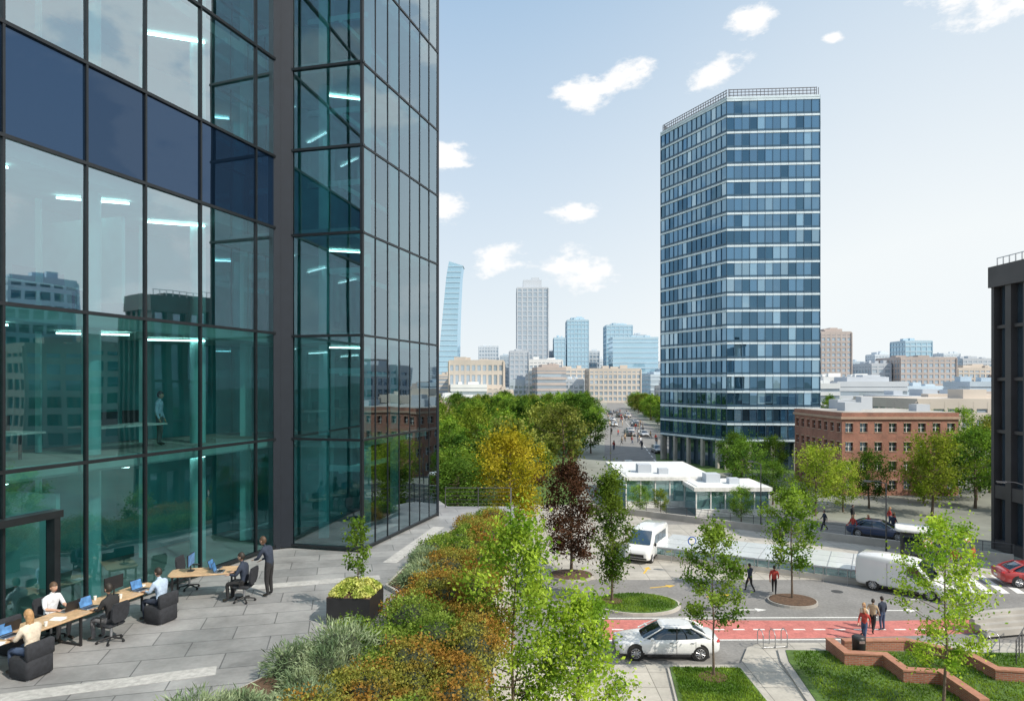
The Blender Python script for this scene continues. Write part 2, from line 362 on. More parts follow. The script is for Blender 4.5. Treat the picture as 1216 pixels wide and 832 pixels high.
zsA=[.12,4.18,8.2,12.2,14.9,18.6,22.2,26.1,30,34,38,42]
usA=[uy(y) for y in (6,8.6,11.2,13.8,16.25,18.35,20.2,22.3,24.9)]
facade(gl,fr,A0,C1,usA,zsA,lambda i,j:gS if j==3 else (gA if j>1 else gL),mw=.065,md=.12,hw=.09,tilt=.009)
zsB=[.12,4.18,8.1,11.95,15.2,18.3,22,26,30,34,38,42]
facade(gl,fr,C2,C3,[0],zsB,lambda i,j:gB,hw=.09)
facade(gl,fr,C3,C4,[1.04*k for k in range(8)],zsB,lambda i,j:gB,mw=.035,md=.05,hw=.08)
fr.box((C1[0]+.02,C1[1]+.06,21),(.26,.3,42),framed,.3); fr.box((-8.68,26.14,21),(.56,.2,41.9),framed,.3)
fr.box((C3[0],C3[1],21),(.1,.1,42.05),framed,.24); fr.box((C4[0],C4[1],21),(.1,.1,42.05),framed,.24)
for y0,y1 in ((14.7,17.35),):
    for y in (y0,y1): fr.box((F(y)+.12,y,1.45),(.16,.3,2.9),frame,1.26)
    fr.box((F((y0+y1)/2)+.12,(y0+y1)/2,2.99),((y1-y0)*1.05+.3,.34,.18),frame,1.26)
gl.build('glass_panes',parent=bld); fr.build('frames',parent=bld)
inn=MB()
IP=[(-15.8,6),(-9.38,26.1),(-8.6,26.6),(-5.98,25.95),(-4.05,32.2),(-8,35.5),(-20,37),(-30,10)]
for z in (4.18,8.2,12.2,18.6,22.2,26.1,30,34,38,42): inn.prism(IP,z-.34,z+.04,ceil,conc)
inn.prism(IP,-.0,.06,conc)
inn.prism([(-19.5,8),(-14.2,24.5),(-12.0,29),(-8.2,30.0),(-7.6,34),(-22,36.5),(-31,11)],.06,41.9,teal)
for y in (8,12,16,20,24):
    inn.tube([(F(y)-1.4,y,.06),(F(y)-1.4,y,41.8)],.26,teal2,10)
for (x,y) in ((-7.6,27.6),(-6.3,29.5),(-5.4,31.4),(-10.6,27.2)): inn.box((x,y,21),(.4,.4,41.8),teal2,.24)
for z in (2.9,6.8,10.8,14.3,17.2,20.9):
    inn.box((-7.0,27.4,z),(2.6,.14,.22),teal2,-.24); inn.box((-6.3,29.4,z-.1),(.14,4.4,.2),teal2,-.26)
for y,zz in ((9,1),(14,5.2),(19,1),(21,9),(11,9),(17.6,5.2),(14.5,13)):
    inn.box((F(y)-2.6,y,zz+1.0),(3.2,.12,2.6),teal2,-.3)
for k in range(10):
    y=8+k*1.8; inn.box((F(y)-3.55,y,21),(.14,.14,41.7),teal2,.3)
for z in (4.18,8.2,12.2,18.6):
    for y in (11,14,17,20.5,23.5):
        inn.box((F(y)-1.8,y,z-.42),(1.9,.1,.05),lampm if z in(8.2,12.2) and y<15 else lampw,.35)
    inn.box((-7.0,28.4,z-.42),(1.4,.08,.05),lampw,.3)
for y,z in ((12.5,4.23),(17.5,4.23),(21.5,4.23),(13,8.25),(19,8.25)):
    inn.box((F(y)-1.9,y,z+.74),(1.2,2.6,.05),offwhite,-.31)
    for k in(-1,1): inn.box((F(y)-1.9+.3*k,y+k,z+.36),(.06,.06,.7),dark); inn.box((F(y)-1.9,y+.6*k,z+1.0),(.05,.6,.4),dark,-.31)
inn.build('interior',parent=bld)
bk=MB(); bk.ribbon([(C4[0]-.02,C4[1]+.1),(-8.5,36.2),(-19.5,37.6),(-31.5,9.5),(-15.5,5.8)],.12,0,42,frame); bk.prism([(-15.6,5.9),C1,C2,C3,C4,(-8.6,36.3),(-19.7,37.7),(-31.6,9.6)],42.06,42.5,frame); bk.build('rear_walls_and_roof',parent=bld)
# ------------------------------------------------------------ generic buildings
def bldg(name,x0,x1,y0,y1,zt,fh,bay,wall,gls,band=.4,pw=.35,z0=GZ,units=True,cap=None,rot=0,crown=0):
    cx,cy=(x0+x1)/2,(y0+y1)/2; w,d=x1-x0,y1-y0; q=MB()
    q.box((0,0,(z0+zt)/2),(w-.5,d-.5,zt-z0-.1),gls)
    nf=max(1,round((zt-z0)/fh)); f=(zt-z0)/nf
    for i in range(nf+1):
        z=z0+i*f; hh=band*f
        if i==nf: q.box((0,0,zt-hh/2+.35),(w,d,hh+.7),wall)
        else: q.box((0,0,z+hh/2),(w,d,hh),wall)
    if bay:
        for L,a in ((w,0),(d,1)):
            nb=max(1,round(L/bay))
            for k in range(nb+1):
                u=-L/2+k*L/nb; 
                for sg in(-1,1):
                    if a==0: q.box((u,sg*(d/2-.12),(z0+zt)/2),(pw,.3,zt-z0),wall)
                    else: q.box((sg*(w/2-.12),u,(z0+zt)/2),(.3,pw,zt-z0),wall)
    q.box((0,0,zt+.40),(w-.8,d-.8,.1),cap or offwhite)
    if units:
        for _ in range(4):
            ww=R.uniform(.08,.22)*w; dd=R.uniform(.1,.25)*d; h=R.uniform(1,2.6)
            q.box((R.uniform(-.33,.33)*w,R.uniform(-.33,.33)*d,zt+.4+h/2),(ww,dd,h),wall)
    if crown:
        q.box((0,0,zt+crown/2),(w*.6,d*.6,crown),wall)
        q.box((w*.1,0,zt+crown*.8),(w*.25,d*.3,crown*1.1),wall)
    return q.build(name,(cx,cy,0),rot)
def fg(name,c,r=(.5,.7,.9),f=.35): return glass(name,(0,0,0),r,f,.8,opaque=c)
far_glass=fg('hazed_blue_glass',(.28,.45,.55),(.60,.78,.92),.3); far_dark=fg('hazed_window_glass',(.32,.38,.44),(.6,.7,.78),.25)  # aerial haze painted in: both glasses paled toward sky blue
w_blue=M('hazed_blue_cladding',(.40,.54,.64),.5,.1,.05); w_beige=M('hazed_beige_stone',(.52,.47,.42),.8,.12,.05); w_grey=M('hazed_grey_cladding',(.46,.50,.55),.7,.1,.05)  # distance haze mixed into all these cladding colours, through w_haze and w_bluegrey
w_white=M('hazed_white_cladding',(.64,.66,.67),.7,.08,.05); w_brown=M('hazed_brown_brick',(.42,.37,.35),.8,.15,.05); w_red=M('hazed_red_brick',(.42,.31,.28),.8,.15,.05)
w_haze=M('distant_hazy_cladding',(.56,.62,.68),.7,.1,.05); w_bluegrey=M('hazed_blue_grey',(.45,.54,.62),.6,.1,.05)
bldg('beige_hall',-41.6,-5.5,450,480,21,9,3.6,w_beige,far_dark,.3,1.4)
bldg('skyscraper',4.4,31.8,600,630,90,4.2,4.6,w_grey,far_dark,.22,1.4,crown=8)
bldg('office_block',-2,14,570,590,33,4,4,w_grey,far_dark,.4,1.4)
bldg('apartment_block',12,35.5,480,500,22.5,3.5,3,w_white,far_dark,.45,.9)
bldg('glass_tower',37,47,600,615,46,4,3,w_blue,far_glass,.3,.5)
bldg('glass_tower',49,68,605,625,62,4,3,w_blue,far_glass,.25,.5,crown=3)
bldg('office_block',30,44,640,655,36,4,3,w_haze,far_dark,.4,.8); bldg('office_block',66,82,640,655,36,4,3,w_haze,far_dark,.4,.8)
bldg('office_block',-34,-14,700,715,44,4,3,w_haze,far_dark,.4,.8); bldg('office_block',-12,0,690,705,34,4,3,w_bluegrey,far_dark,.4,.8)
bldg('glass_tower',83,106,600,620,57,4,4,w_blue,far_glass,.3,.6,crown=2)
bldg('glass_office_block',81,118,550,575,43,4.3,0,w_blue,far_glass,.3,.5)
bldg('office_block',110,128,650,670,52,4,4,w_bluegrey,far_glass,.4,.6)
bldg('stone_office_block',51,85,450,475,15.5,3.6,3.2,w_beige,far_dark,.4,1)
bldg('apartment_tower',181,199,400,420,36,3,3,w_brown,far_dark,.45,1.1,crown=2.5)
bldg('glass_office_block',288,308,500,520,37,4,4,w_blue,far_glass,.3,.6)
bldg('brown_office_block',256,293,450,480,23,3.6,3.6,w_brown,far_dark,.4,1.2)
bldg('office_block',330,352,500,520,24,4,4,w_grey,far_dark,.4,1)
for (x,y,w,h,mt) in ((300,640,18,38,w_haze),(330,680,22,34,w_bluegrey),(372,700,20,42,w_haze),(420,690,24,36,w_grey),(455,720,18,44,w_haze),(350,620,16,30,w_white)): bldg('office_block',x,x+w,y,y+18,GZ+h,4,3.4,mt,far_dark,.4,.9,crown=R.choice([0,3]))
bldg('arcade_building',137,163,300,318,8.5,4,3,w_white,far_dark,.3,.8)
bldg('warehouse',126,158,215,245,1.6,3,3.4,w_grey,far_dark,.45,.8)
bldg('office_block',95,122,160,190,2.0,3.4,3.4,w_beige,far_dark,.4,.8)
q=MB(); rings=[]
for i in range(27):
    f=i/26; z=GZ+f*120; cw=17*(1-.25*f); cx=-55+5*f*f+ (0 if f<.9 else (f-.9)*10)
    rings.append([(cx-cw/2-4*(1-f)**2,600,z),(cx+cw/2-1.5*math.sin(f*3),600,z-(4 if i==26 else 0)),(cx+cw/2,616,z-(4 if i==26 else 0)),(cx-cw/2,616,z)])
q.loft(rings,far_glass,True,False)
for i in range(1,26): 
    r=rings[i]; zz=r[0][2]; q.box(((r[0][0]+r[1][0])/2,599.8,zz),(r[1][0]-r[0][0],.5,.7),w_blue)
q.build('sail_shaped_skyscraper')
mats=[w_beige,w_brown,w_grey,w_white,w_red,w_grey,w_haze,w_bluegrey]
for i in range(190):
    y=R.uniform(230,900); k=R.uniform(-.14,.95) if i>130 else R.choice([R.uniform(-.13,.22),R.uniform(.44,.74)])
    x=k*y
    if .105<x/y<.17 and y<650: continue
    if x/y<.23 and y<430: continue
    w=R.uniform(12,32); d=R.uniform(12,26); h=R.uniform(7,17)+ (y>450)*R.uniform(0,13)+(y>620)*R.choice([0,0,8,14])
    if y<430: h=R.uniform(6,13)
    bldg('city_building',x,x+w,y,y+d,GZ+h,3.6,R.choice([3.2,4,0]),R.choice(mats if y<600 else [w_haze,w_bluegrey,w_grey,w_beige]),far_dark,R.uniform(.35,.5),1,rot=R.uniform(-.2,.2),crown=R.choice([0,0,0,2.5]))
near_glass=fg('office_window_glass',(.03,.05,.07),(.5,.65,.8),.3)
for (x,y,w,d,h,mt) in ((115,62,22,26,20,w_brown),(150,95,26,22,24,w_grey),(180,80,16,16,40,w_blue),(128,115,18,18,18,w_red),(150,140,30,22,24,w_beige),(140,30,26,24,20,w_white),(200,150,26,26,26,w_blue),(170,190,34,26,22,w_brown),(130,160,20,20,18,w_grey),(110,5,30,24,18,w_beige)):
    bldg('office_block',x,x+w,y,y+d,GZ+h,3.5,3.4,mt,near_glass,.38,.8,rot=R.uniform(-.15,.15))
bldg('white_pavilion',-50,-22,330,350,-1,4,4,w_white,far_dark,.4,.6); bldg('white_pavilion',-38,-16,280,292,-2.5,4,4,w_red,far_dark,.5,.6)
# ------------------------------------------------------------ big office tower
tg=glass('tower_blue_glass',(0,0,0),(.32,.53,.71),.45,.85,.03,opaque=(.03,.08,.14))
tg2=glass('tower_pale_glass',(0,0,0),(.50,.70,.84),.5,.9,.03,opaque=(.10,.20,.28))
tg3=glass('tower_dark_glass',(0,0,0),(.17,.33,.48),.4,.8,.03,opaque=(.015,.04,.065))
tw=M('tower_spandrel',(.58,.68,.74),.4,.1,.6); twd=M('tower_dark_spandrel',(.06,.12,.18),.3,.15,.6,metal=.3)
T=[(25.1,115),(31.7,100.8),(45,99.9),(50.5,112),(44,123),(31,124)]
q=MB(); fr=MB(); nf=21; zb=GZ+4.4; zt=48.0; fh=(zt-zb)/nf
for a,c in zip(T,T[1:]+T[:1]):
    av,cv=Vector((*a,0)),Vector((*c,0)); L=(cv-av).length; d=(cv-av).normalized(); n=Vector((d.y,-d.x,0)); nb=max(4,round(L/1.1)); rz=math.atan2(d.y,d.x)
    zs=[zb+k*fh for k in range(nf+1)]
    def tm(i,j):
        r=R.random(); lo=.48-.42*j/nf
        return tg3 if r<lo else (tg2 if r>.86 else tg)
    facade(q,None,a,c,[L*k/nb for k in range(nb+1)],zs,tm,tilt=.02)
    for k in range(nf+1):
        z=zb+k*fh
        fr.box(av+d*(L/2)+n*.03+Vector((0,0,z)),(L+.06,.16,.30),tw,rz)
        fr.box(av+d*(L/2)+n*.01+Vector((0,0,z+.36)),(L+.02,.1,.26),twd,rz)
    for k in range(nb+1):
        fr.box(av+d*(L*k/nb)+n*.05+Vector((0,0,(zb+zt)/2)),(.045,.12,zt-zb),twd,rz)
    for k in range(0,nb+1,3): fr.box(av+d*(L*k/nb)-n*.3+Vector((0,0,(GZ+zb)/2)),(.5,.5,zb-GZ),conc,rz)
    for k in range(0,nb*2+1): fr.box(av+d*(L*k/nb/2)-n*.4+Vector((0,0,zt+1.0)),(.07,.07,1.5),railm,rz)
    for z in (.9,1.35,1.75): fr.box(av+d*(L/2)-n*.4+Vector((0,0,zt+z)),(L-.7,.08,.09),railm,rz)
    fr.box(av+d*(L/2)-n*.02+Vector((0,0,zt+.35)),(L,.3,.3),tw,rz)
cxT=sum(p[0] for p in T)/6; cyT=sum(p[1] for p in T)/6
ins=lambda s_:[(cxT+(x-cxT)*s_,cyT+(y-cyT)*s_) for x,y in T]
fr.prism(ins(.9),GZ,zb,near_glass); fr.prism(ins(.985),zb-.4,zt+.1,twd,conc)
fr.prism(ins(.5),zt+.1,zt+1.4,tw)
tb=empty('office_tower'); q.build('glass_panes',parent=tb); fr.build('frame_and_roof',parent=tb)
# ------------------------------------------------------------ brick building
q=MB(); x0,x1,y0,y1,zt=37.7,51,78,91,2.2; nfl=4; fh=(zt-GZ)/nfl
q.bb(x0+.3,x1-.3,y0+.3,y1-.3,GZ,zt,near_glass)
trim=M('brick_house_stone_trim',(.38,.27,.2),.8,.1,1)
for (L,ax) in ((x1-x0,0),(y1-y0,1)):
    nb=8
    for k in range(nb+1):
        u=k*L/nb; pw=.78
        lo=max(0,u-pw/2); hi=min(L,u+pw/2)
        for sd_ in(0,1):
            if ax==0: q.bb(x0+lo,x0+hi,(y0,y1-.35)[sd_],(y0+.35,y1)[sd_],GZ,zt,brick)
            else: q.bb((x0+.002,x1-.352)[sd_],(x0+.352,x1-.002)[sd_],max(y0+.35,y0+lo),min(y1-.35,y0+hi),GZ,zt,brick)
        if k<nb:
            for j in range(nfl):
                zc=GZ+j*fh; a,c=u+pw/2,u+L/nb-pw/2
                for z0_,z1_,mm,pr in ((zc,zc+.62,brick,.01),(zc+.62,zc+.70,trim,-.05),(zc+1.72,zc+1.84,trim,-.04),(zc+1.84,zc+fh,brick,.012)):
                    if ax==0: q.bb(x0+a,x0+c,y0+pr,y0+.33,z0_,z1_,mm)
                    else: q.bb(x0+pr,x0+.33,y0+a,y0+c,z0_,z1_,mm)
                zc2=(zc+.7+zc+1.72)/2; uc=(a+c)/2
                if ax==0: q.bb(x0+uc-.03,x0+uc+.03,y0+.2,y0+.32,zc+.7,zc+1.72,offwhite); q.bb(x0+a,x0+c,y0+.21,y0+.31,zc2-.025,zc2+.025,offwhite)
                else: q.bb(x0+.2,x0+.32,y0+uc-.03,y0+uc+.03,zc+.7,zc+1.72,offwhite); q.bb(x0+.21,x0+.31,y0+a,y0+c,zc2-.025,zc2+.025,offwhite)
q.bb(x0-.18,x1+.18,y0-.18,y1+.18,zt,zt+.3,trim); q.bb(x0-.05,x1+.05,y0-.05,y1+.05,zt+.3,zt+.75,brick); q.bb(x0+.3,x1-.3,y0+.3,y1-.3,zt+.752,zt+.80,conc)
for (a,c,s1,h) in ((40,82,2,1.0),(44,86,1.4,1.6),(48,81,1.6,.8),(42,88,2.5,1.2)): q.bb(a,a+s1,c,c+s1,zt+.8,zt+.8+h,w_grey)
q.build('brick_building')
# ------------------------------------------------------------ dark building right
dk=M('dark_stone_cladding',(.05,.047,.05),.5,.2,.4); q=MB()
x0,x1,y0,y1,zt=37.2,42.5,44,53,15.3
q.bb(x0+.5,x1-.5,y0+.5,y1-.5,GZ,zt-.5,near_glass)
for k in range(6):
    y=y0+k*(y1-y0)/5; q.bb(x0,x0+.7,y-.3 if k else y,y+.3 if k<5 else y,GZ,zt-1.6,dk)
for k in range(5):
    x=x0+.8+k*(x1-x0-.8)/4.2
    for a,c in((y0+.002,y0+.6),(y1-.6,y1-.002)): q.bb(x-.2,x+.2,a,c,GZ,zt-1.6,dk)
q.bb(x0-.15,x1+.15,y0-.15,y1+.15,zt-1.6,zt,dk); q.bb(x0+.05,x1-.05,y0+.05,y1-.05,GZ+4,GZ+5,dk); q.bb(x0+.05,x1-.05,y0+.05,y1-.05,GZ,GZ+.8,dk)
for z in (GZ+9,GZ+13,GZ+17): q.bb(x0+.2,x1-.2,y0+.2,y1-.2,z,z+.25,dk)
for k in range(14):
    y=y0+.3+k*.64; q.bb(x0+.2,x0+.26,y,y+.06,zt,zt+.6,metal)
q.bb(x0+.2,x0+.26,y0+.3,y1-.3,zt+.6,zt+.66,metal); q.bb(x0+1.5,x1-.5,y0+2,y1-2,zt,zt+.5,dk)
q.build('dark_office_building')
# ------------------------------------------------------------ white low building with glass front
q=MB(); fgls=glass('pavilion_glass',(.3,.5,.5),(.7,.9,.95),.35,.9,opaque=(.08,.18,.18))
for (a,c,d,e,z) in ((11.5,21,70,84,-3.3),(17.5,25,65.5,72,-3.7)):
    q.bb(a+.3,c-.3,d+.3,e-.3,GZ,z-.35,fgls); q.bb(a,c,d,e,z-.36,z,offwhite); q.bb(a+.4,c-.4,d+.4,e-.4,z,z+.05,w_white)
    n=int((c-a)/1.5)
    for k in range(n+1): q.bb(a+.2+k*(c-a-.5)/n,a+.3+k*(c-a-.5)/n,d+.2,d+.34,GZ,z-.36,offwhite)
    q.bb(a+.2,c-.2,d+.18,d+.32,GZ,GZ+.7,offwhite)
    q.bb(a+2,a+3.4,d+3,d+4.5,z+.05,z+.9,w_grey); q.bb(a+4,a+5,d+2,d+3,z+.05,z+.6,w_grey)
q.build('white_pavilion_building')
# ------------------------------------------------------------ long low skylight with flat glazed panels
q=MB(); L=14.2; D=4.8
sg=M('skylight_panel',(.62,.65,.66),.25,.06,1,coat=.4); sfr=M('skylight_frame',(.30,.32,.34),.5,.1,2,metal=.3)
q.box((0,0,.2),(L,D,.4),conc); q.box((0,0,.62),(L-.1,D-.1,.44),fgls); q.box((0,0,.86),(L,D,.06),sfr)
for i in range(10):
    for j in range(3):
        q.box((-L/2+(i+.5)*L/10,-D/3+j*D/3,.905),(L/10-.06,D/3-.06,.03),sg)
for i in range(21): q.box((-L/2+.03+i*(L-.06)/20,-D/2+.02,.62),(.05,.06,.44),sfr)
q.build('skylight_structure',(17.8,48.4,GZ),-.497)
c,s_=math.cos(-.497),math.sin(-.497)
w2=lambda u,v:(17.8+c*u-s_*v,48.4+s_*u+c*v)
railing('glass_railing',[w2(-7.2,-2.8),w2(6.9,-2.8)],GZ,1.05,metal,1.4,3)
q=MB(); PP=[(8,69),(21,59.4),(35.8,48.7)]
q.ribbon(PP,.3,GZ,GZ+.6,conc); q.build('parapet_wall'); railing('street_railing',PP,GZ+.6,.75,sp_=1.8,bars=3)
railing('street_railing',[(26,46.5),(29,44.2)],GZ,1.0,sp_=1.2,bars=3)
# ------------------------------------------------------------ trees
def tree_mesh(name,seed,h,cr,base,nl,ls,leaf,tr=.09,nb=26,shape='oval',clump=.14,up=.5):
    rr=random.Random(seed); q=MB(); att=[]
    tp=[Vector((0,0,-.1))]; 
    for i in range(1,9): tp.append(Vector((tp[-1].x+rr.uniform(-.02,.02)*h*.4,tp[-1].y+rr.uniform(-.02,.02)*h*.4,h*.93*i/8)))
    q.tube(tp,[tr*(1.25 if i==0 else 1)*(1-i/8.6) for i in range(9)],bark,7)
    def at(f):
        x=f*8/.93; i=min(7,int(x)); return tp[i].lerp(tp[i+1],min(1,x-i))
    prof={'oval':lambda u:math.sin(math.pi*min(1,(u*.84+.14)))**.8,'col':lambda u:.75*math.sin(math.pi*(u*.9+.08))**.5,'cone':lambda u:(1-u)**.75*.95+.05,'round':lambda u:math.sqrt(max(0,1-(1.85*u-.88)**2))*.95+.06,'spread':lambda u:math.sin(math.pi*(u*.68+.3))**.8}[shape]
    for k in range(nb):
        u=(k+rr.random())/nb; f=base+(1-base)*u*.88; p=at(min(.92,f)); a=k*2.4+rr.uniform(-.5,.5)
        L=cr*prof(u)*rr.uniform(.55,1.15); upv=up*(.5+u)*L+rr.uniform(-.15,.2)*L
        upv=min(upv,max(.1,h*(.97+rr.uniform(-.08,.05))-p.z))
        mid=p+Vector((math.cos(a)*L*.5,math.sin(a)*L*.5,upv*.35)); end=p+Vector((math.cos(a)*L,math.sin(a)*L,upv))
        r0=tr*.38*(1-u*.6); q.tube([p,mid,end],[r0,r0*.6,r0*.2],bark,4,False)
        for x in (.45,.65,.85,1.0): att.append((mid.lerp(end,x*2-1) if x>.5 else p.lerp(mid,x*2),L))
        for s_ in range(3):
            a2=a+rr.uniform(-1,1); st=p.lerp(end,rr.uniform(.35,.8)); e2=st+Vector((math.cos(a2),math.sin(a2),rr.uniform(-.2,.7)))*L*rr.uniform(.25,.5)
            q.tube([st,e2],[r0*.4,r0*.12],bark,3,False); att.append((st.lerp(e2,.6),L)); att.append((e2,L)); 
    for x in (.9,.96,1.0): att.append((at(.93)+Vector((0,0,(x-.93)*h)),cr*.4))
    rs=np.random.RandomState(seed); A=np.array([[*p] for p,_ in att]); 
    wts=np.array([rr.uniform(.2,1.8) for _ in att]); wts/=wts.sum()
    idx=rs.choice(len(A),nl,p=wts); C=A[idx]+rs.normal(0,1,(nl,3))*cr*clump*rs.uniform(.4,1.3,(nl,1))
    U=rs.normal(0,1,(nl,3)); U/=np.linalg.norm(U,axis=1)[:,None]; N=rs.normal(0,1,(nl,3))+np.array([0,0,.7]); Wv=np.cross(U,N); Wv/=np.linalg.norm(Wv,axis=1)[:,None]
    sz=ls*rs.uniform(.55,1.25,(nl,1)); V=np.stack([C-U*sz*.6,C+Wv*sz*.38,C+U*sz*.6,C-Wv*sz*.38],1).reshape(-1,3)
    o=len(q.v); q.v+=[tuple(x) for x in V.tolist()]; i=q.mi(leaf)
    for k in range(nl): q.f.append((o+4*k,o+4*k+1,o+4*k+2,o+4*k+3))
    q.m+=[i]*nl; q.sm+=[False]*nl
    me=bpy.data.meshes.new(name); me.from_pydata(q.v,[],q.f)
    for m in q.mats: me.materials.append(m)
    me.polygons.foreach_set('material_index',q.m); me.update(); return me
place('young_ginkgo_tree',tree_mesh('t1',1,10.0,1.4,.3,12500,.095,L_bright,.08,38,'oval',.17,.6),(.04,17.6,GZ),.4)
place('young_ginkgo_tree',tree_mesh('t2',2,7.8,1.35,.2,11500,.10,L_bright,.08,30,'oval',.19,.6),(1.7,17.6,GZ),1.4)
place('young_maple_tree',tree_mesh('t3',3,6.9,1.4,.28,5200,.12,L_mid,.055,24,'oval',.13,.6),(8.7,29.4,GZ+.2),.4)
place('young_maple_tree',tree_mesh('t4',4,7.9,1.6,.2,7500,.11,L_bright,.065,28,'oval',.14,.6),(16.4,26,GZ+.2),2)
place('young_maple_tree',tree_mesh('t5',5,6.8,1.6,.26,6000,.14,L_mid,.065,24,'oval',.14,.5),(16.5,40.2,GZ+.15),.4)
place('purple_leaf_plum_tree',tree_mesh('t6',6,7.9,2.15,.14,10000,.15,L_purple,.11,32,'oval',.15,.5),(3.9,44.9,GZ+.15),.4)
place('columnar_tree',tree_mesh('t7',7,8.0,1.35,.14,7500,.14,L_mid,.08,32,'col',.2,.9),(5.8,39.6,GZ+.15),.4)
place('golden_tree',tree_mesh('t8',8,8.9,4.0,.12,12000,.2,L_yellow,.15,40,'oval',.12,.25),(-.1,60,GZ),.4)
sh=['round','oval','round','spread','oval','round','oval']
V=[tree_mesh('pt%d'%i,20+i,9,3.6,.16,3000,.34,[L_green,L_mid,L_olive,L_mid,L_lightg,L_mid,L_green][i],.17,26,sh[i],.12,.25) for i in range(7)]
VM=[tree_mesh('mt%d'%i,40+i,8,3.2,.2,6500,.2,[L_mid,L_green,L_lightg,L_olive][i],.14,30,['round','oval','round','oval'][i],.13,.3) for i in range(4)]
for x,y,s_,v in ((29.3,66,.85,2),(40.6,66,.98,2),(26,77,.85,1),(36.6,70,.75,1),(47.5,70,1.05,1),(21,62.6,.42,0),(33.0,68,.62,2),(27.5,72,.6,1),(51,75,1,0),(44,73,.7,3),(54,64,1.1,1),(12.6,67.2,.35,0),(14.6,67,.3,2),(30,92,.8,1),(36,94,.7,0),(56,80,1.1,3),(58,95,1.1,0)):
    place('deciduous_tree',VM[v],(x,y,GZ),R.uniform(0,6),s_)
pk=empty('park_tree_mass')
y=50
while y<330:
    xl=-.16*y-10; xr=.075*y+.2 if y<95 else 12+(y-118)*.137
    st=6.8+y*.014; x=xl
    while x<xr:
        xx,yy=x+R.uniform(-2.2,2.2),y+R.uniform(-2.4,2.4)
        if not(abs(xx)<4.6 and yy<65) and not(xx>1 and yy<53):
            s_=R.choice([R.uniform(.5,.75),R.uniform(.75,1.0),R.uniform(.9,1.12)])*(1 if y>60 else .9)
            if xx>.06*yy-1 and y<95: s_*=.8
            g=R.uniform(.9,1.25); place('tree_crown',R.choice(VM if y<68 else V),(xx,yy,GZ),R.uniform(0,6),(s_*g,s_*g,s_),pk)
        x+=st
    y+=st*.95
pk2=empty('avenue_tree_row')
for i in range(60):
    y=126+i*3.8; xx=33.5+(y-126)*.116+R.uniform(1,9); place('tree_crown',R.choice(V),(xx,y,GZ),R.uniform(0,6),R.uniform(.6,.95),pk2)
for i in range(80):
    y=R.uniform(150,420); xx=y*R.uniform(.46,.8); place('tree_crown',R.choice(V),(xx,y,GZ),R.uniform(0,6),R.uniform(.6,1.0),pk2)
# shrubs ------------------------------------------------------------
kinds={'lavender_shrubs':(L_grey,[]),'barberry_shrubs':(L_brown,[]),'boxwood_shrubs':(L_box,[])}
y=12.0
while y<32:
    x=-6.2
    while x<-.75:
        xx,yy=x+R.uniform(-.28,.28),y+R.uniform(-.3,.3)
        if inpoly(xx,yy,BP) and inpoly(xx-.35,yy,BP) :
            if (xx<-3.6 and yy<16) or (20.8<yy<24.2 and xx<-2.3): k='lavender_shrubs'
            elif (15.6<yy<17.4 and xx<-2.2) or (24.2<yy<28 and xx<-1.4) or R.random()<.13: k='boxwood_shrubs'
            else: k='barberry_shrubs'
            r=R.choice([R.uniform(.4,.6),R.uniform(.6,.9)]); kinds[k][1].append((xx,yy,r,min(.75,r*R.uniform(.6,1.0))))
        x+=.86
    y+=.84
rs=np.random.RandomState(5)
for k,(mt,ms) in kinds.items():
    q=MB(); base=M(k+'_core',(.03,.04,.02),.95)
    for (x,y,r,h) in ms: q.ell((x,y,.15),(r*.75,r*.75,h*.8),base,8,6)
    allV=[]
    for (x,y,r,h) in ms:
        n=int(3000*r*r+500)
        th=rs.uniform(0,2*np.pi,n); ph=np.arccos(rs.uniform(0,1,n)); rad=rs.normal(1,.13,n)
        rad+= .16*np.sin(th*5+x*7)*np.sin(ph*4+y)
        C=np.stack([x+r*rad*np.sin(ph)*np.cos(th),y+r*rad*np.sin(ph)*np.sin(th),.15+h*rad*np.cos(ph)],1)
        O=np.stack([np.sin(ph)*np.cos(th),np.sin(ph)*np.sin(th),np.cos(ph)],1)
        U=(O*(1.6 if 'lav' in k else .3)+rs.normal(0,.6,(n,3))); U/=np.linalg.norm(U,axis=1)[:,None]; Wv=np.cross(U,rs.normal(0,1,(n,3))); Wv/=np.linalg.norm(Wv,axis=1)[:,None]
        sz=rs.uniform(.03,.07,(n,1)); a,c=(1.5,.2) if 'lav' in k else (.6,.42)
        allV.append(np.stack([C-U*sz*a,C+Wv*sz*c,C+U*sz*a,C-Wv*sz*c],1).reshape(-1,3))
    Vv=np.concatenate(allV); o=len(q.v); q.v+=[tuple(a) for a in Vv.tolist()]; i=q.mi(mt); N=len(Vv)//4
    for j in range(N): q.f.append((o+4*j,o+4*j+1,o+4*j+2,o+4*j+3))
    q.m+=[i]*N; q.sm+=[False]*N
    q.build(k)
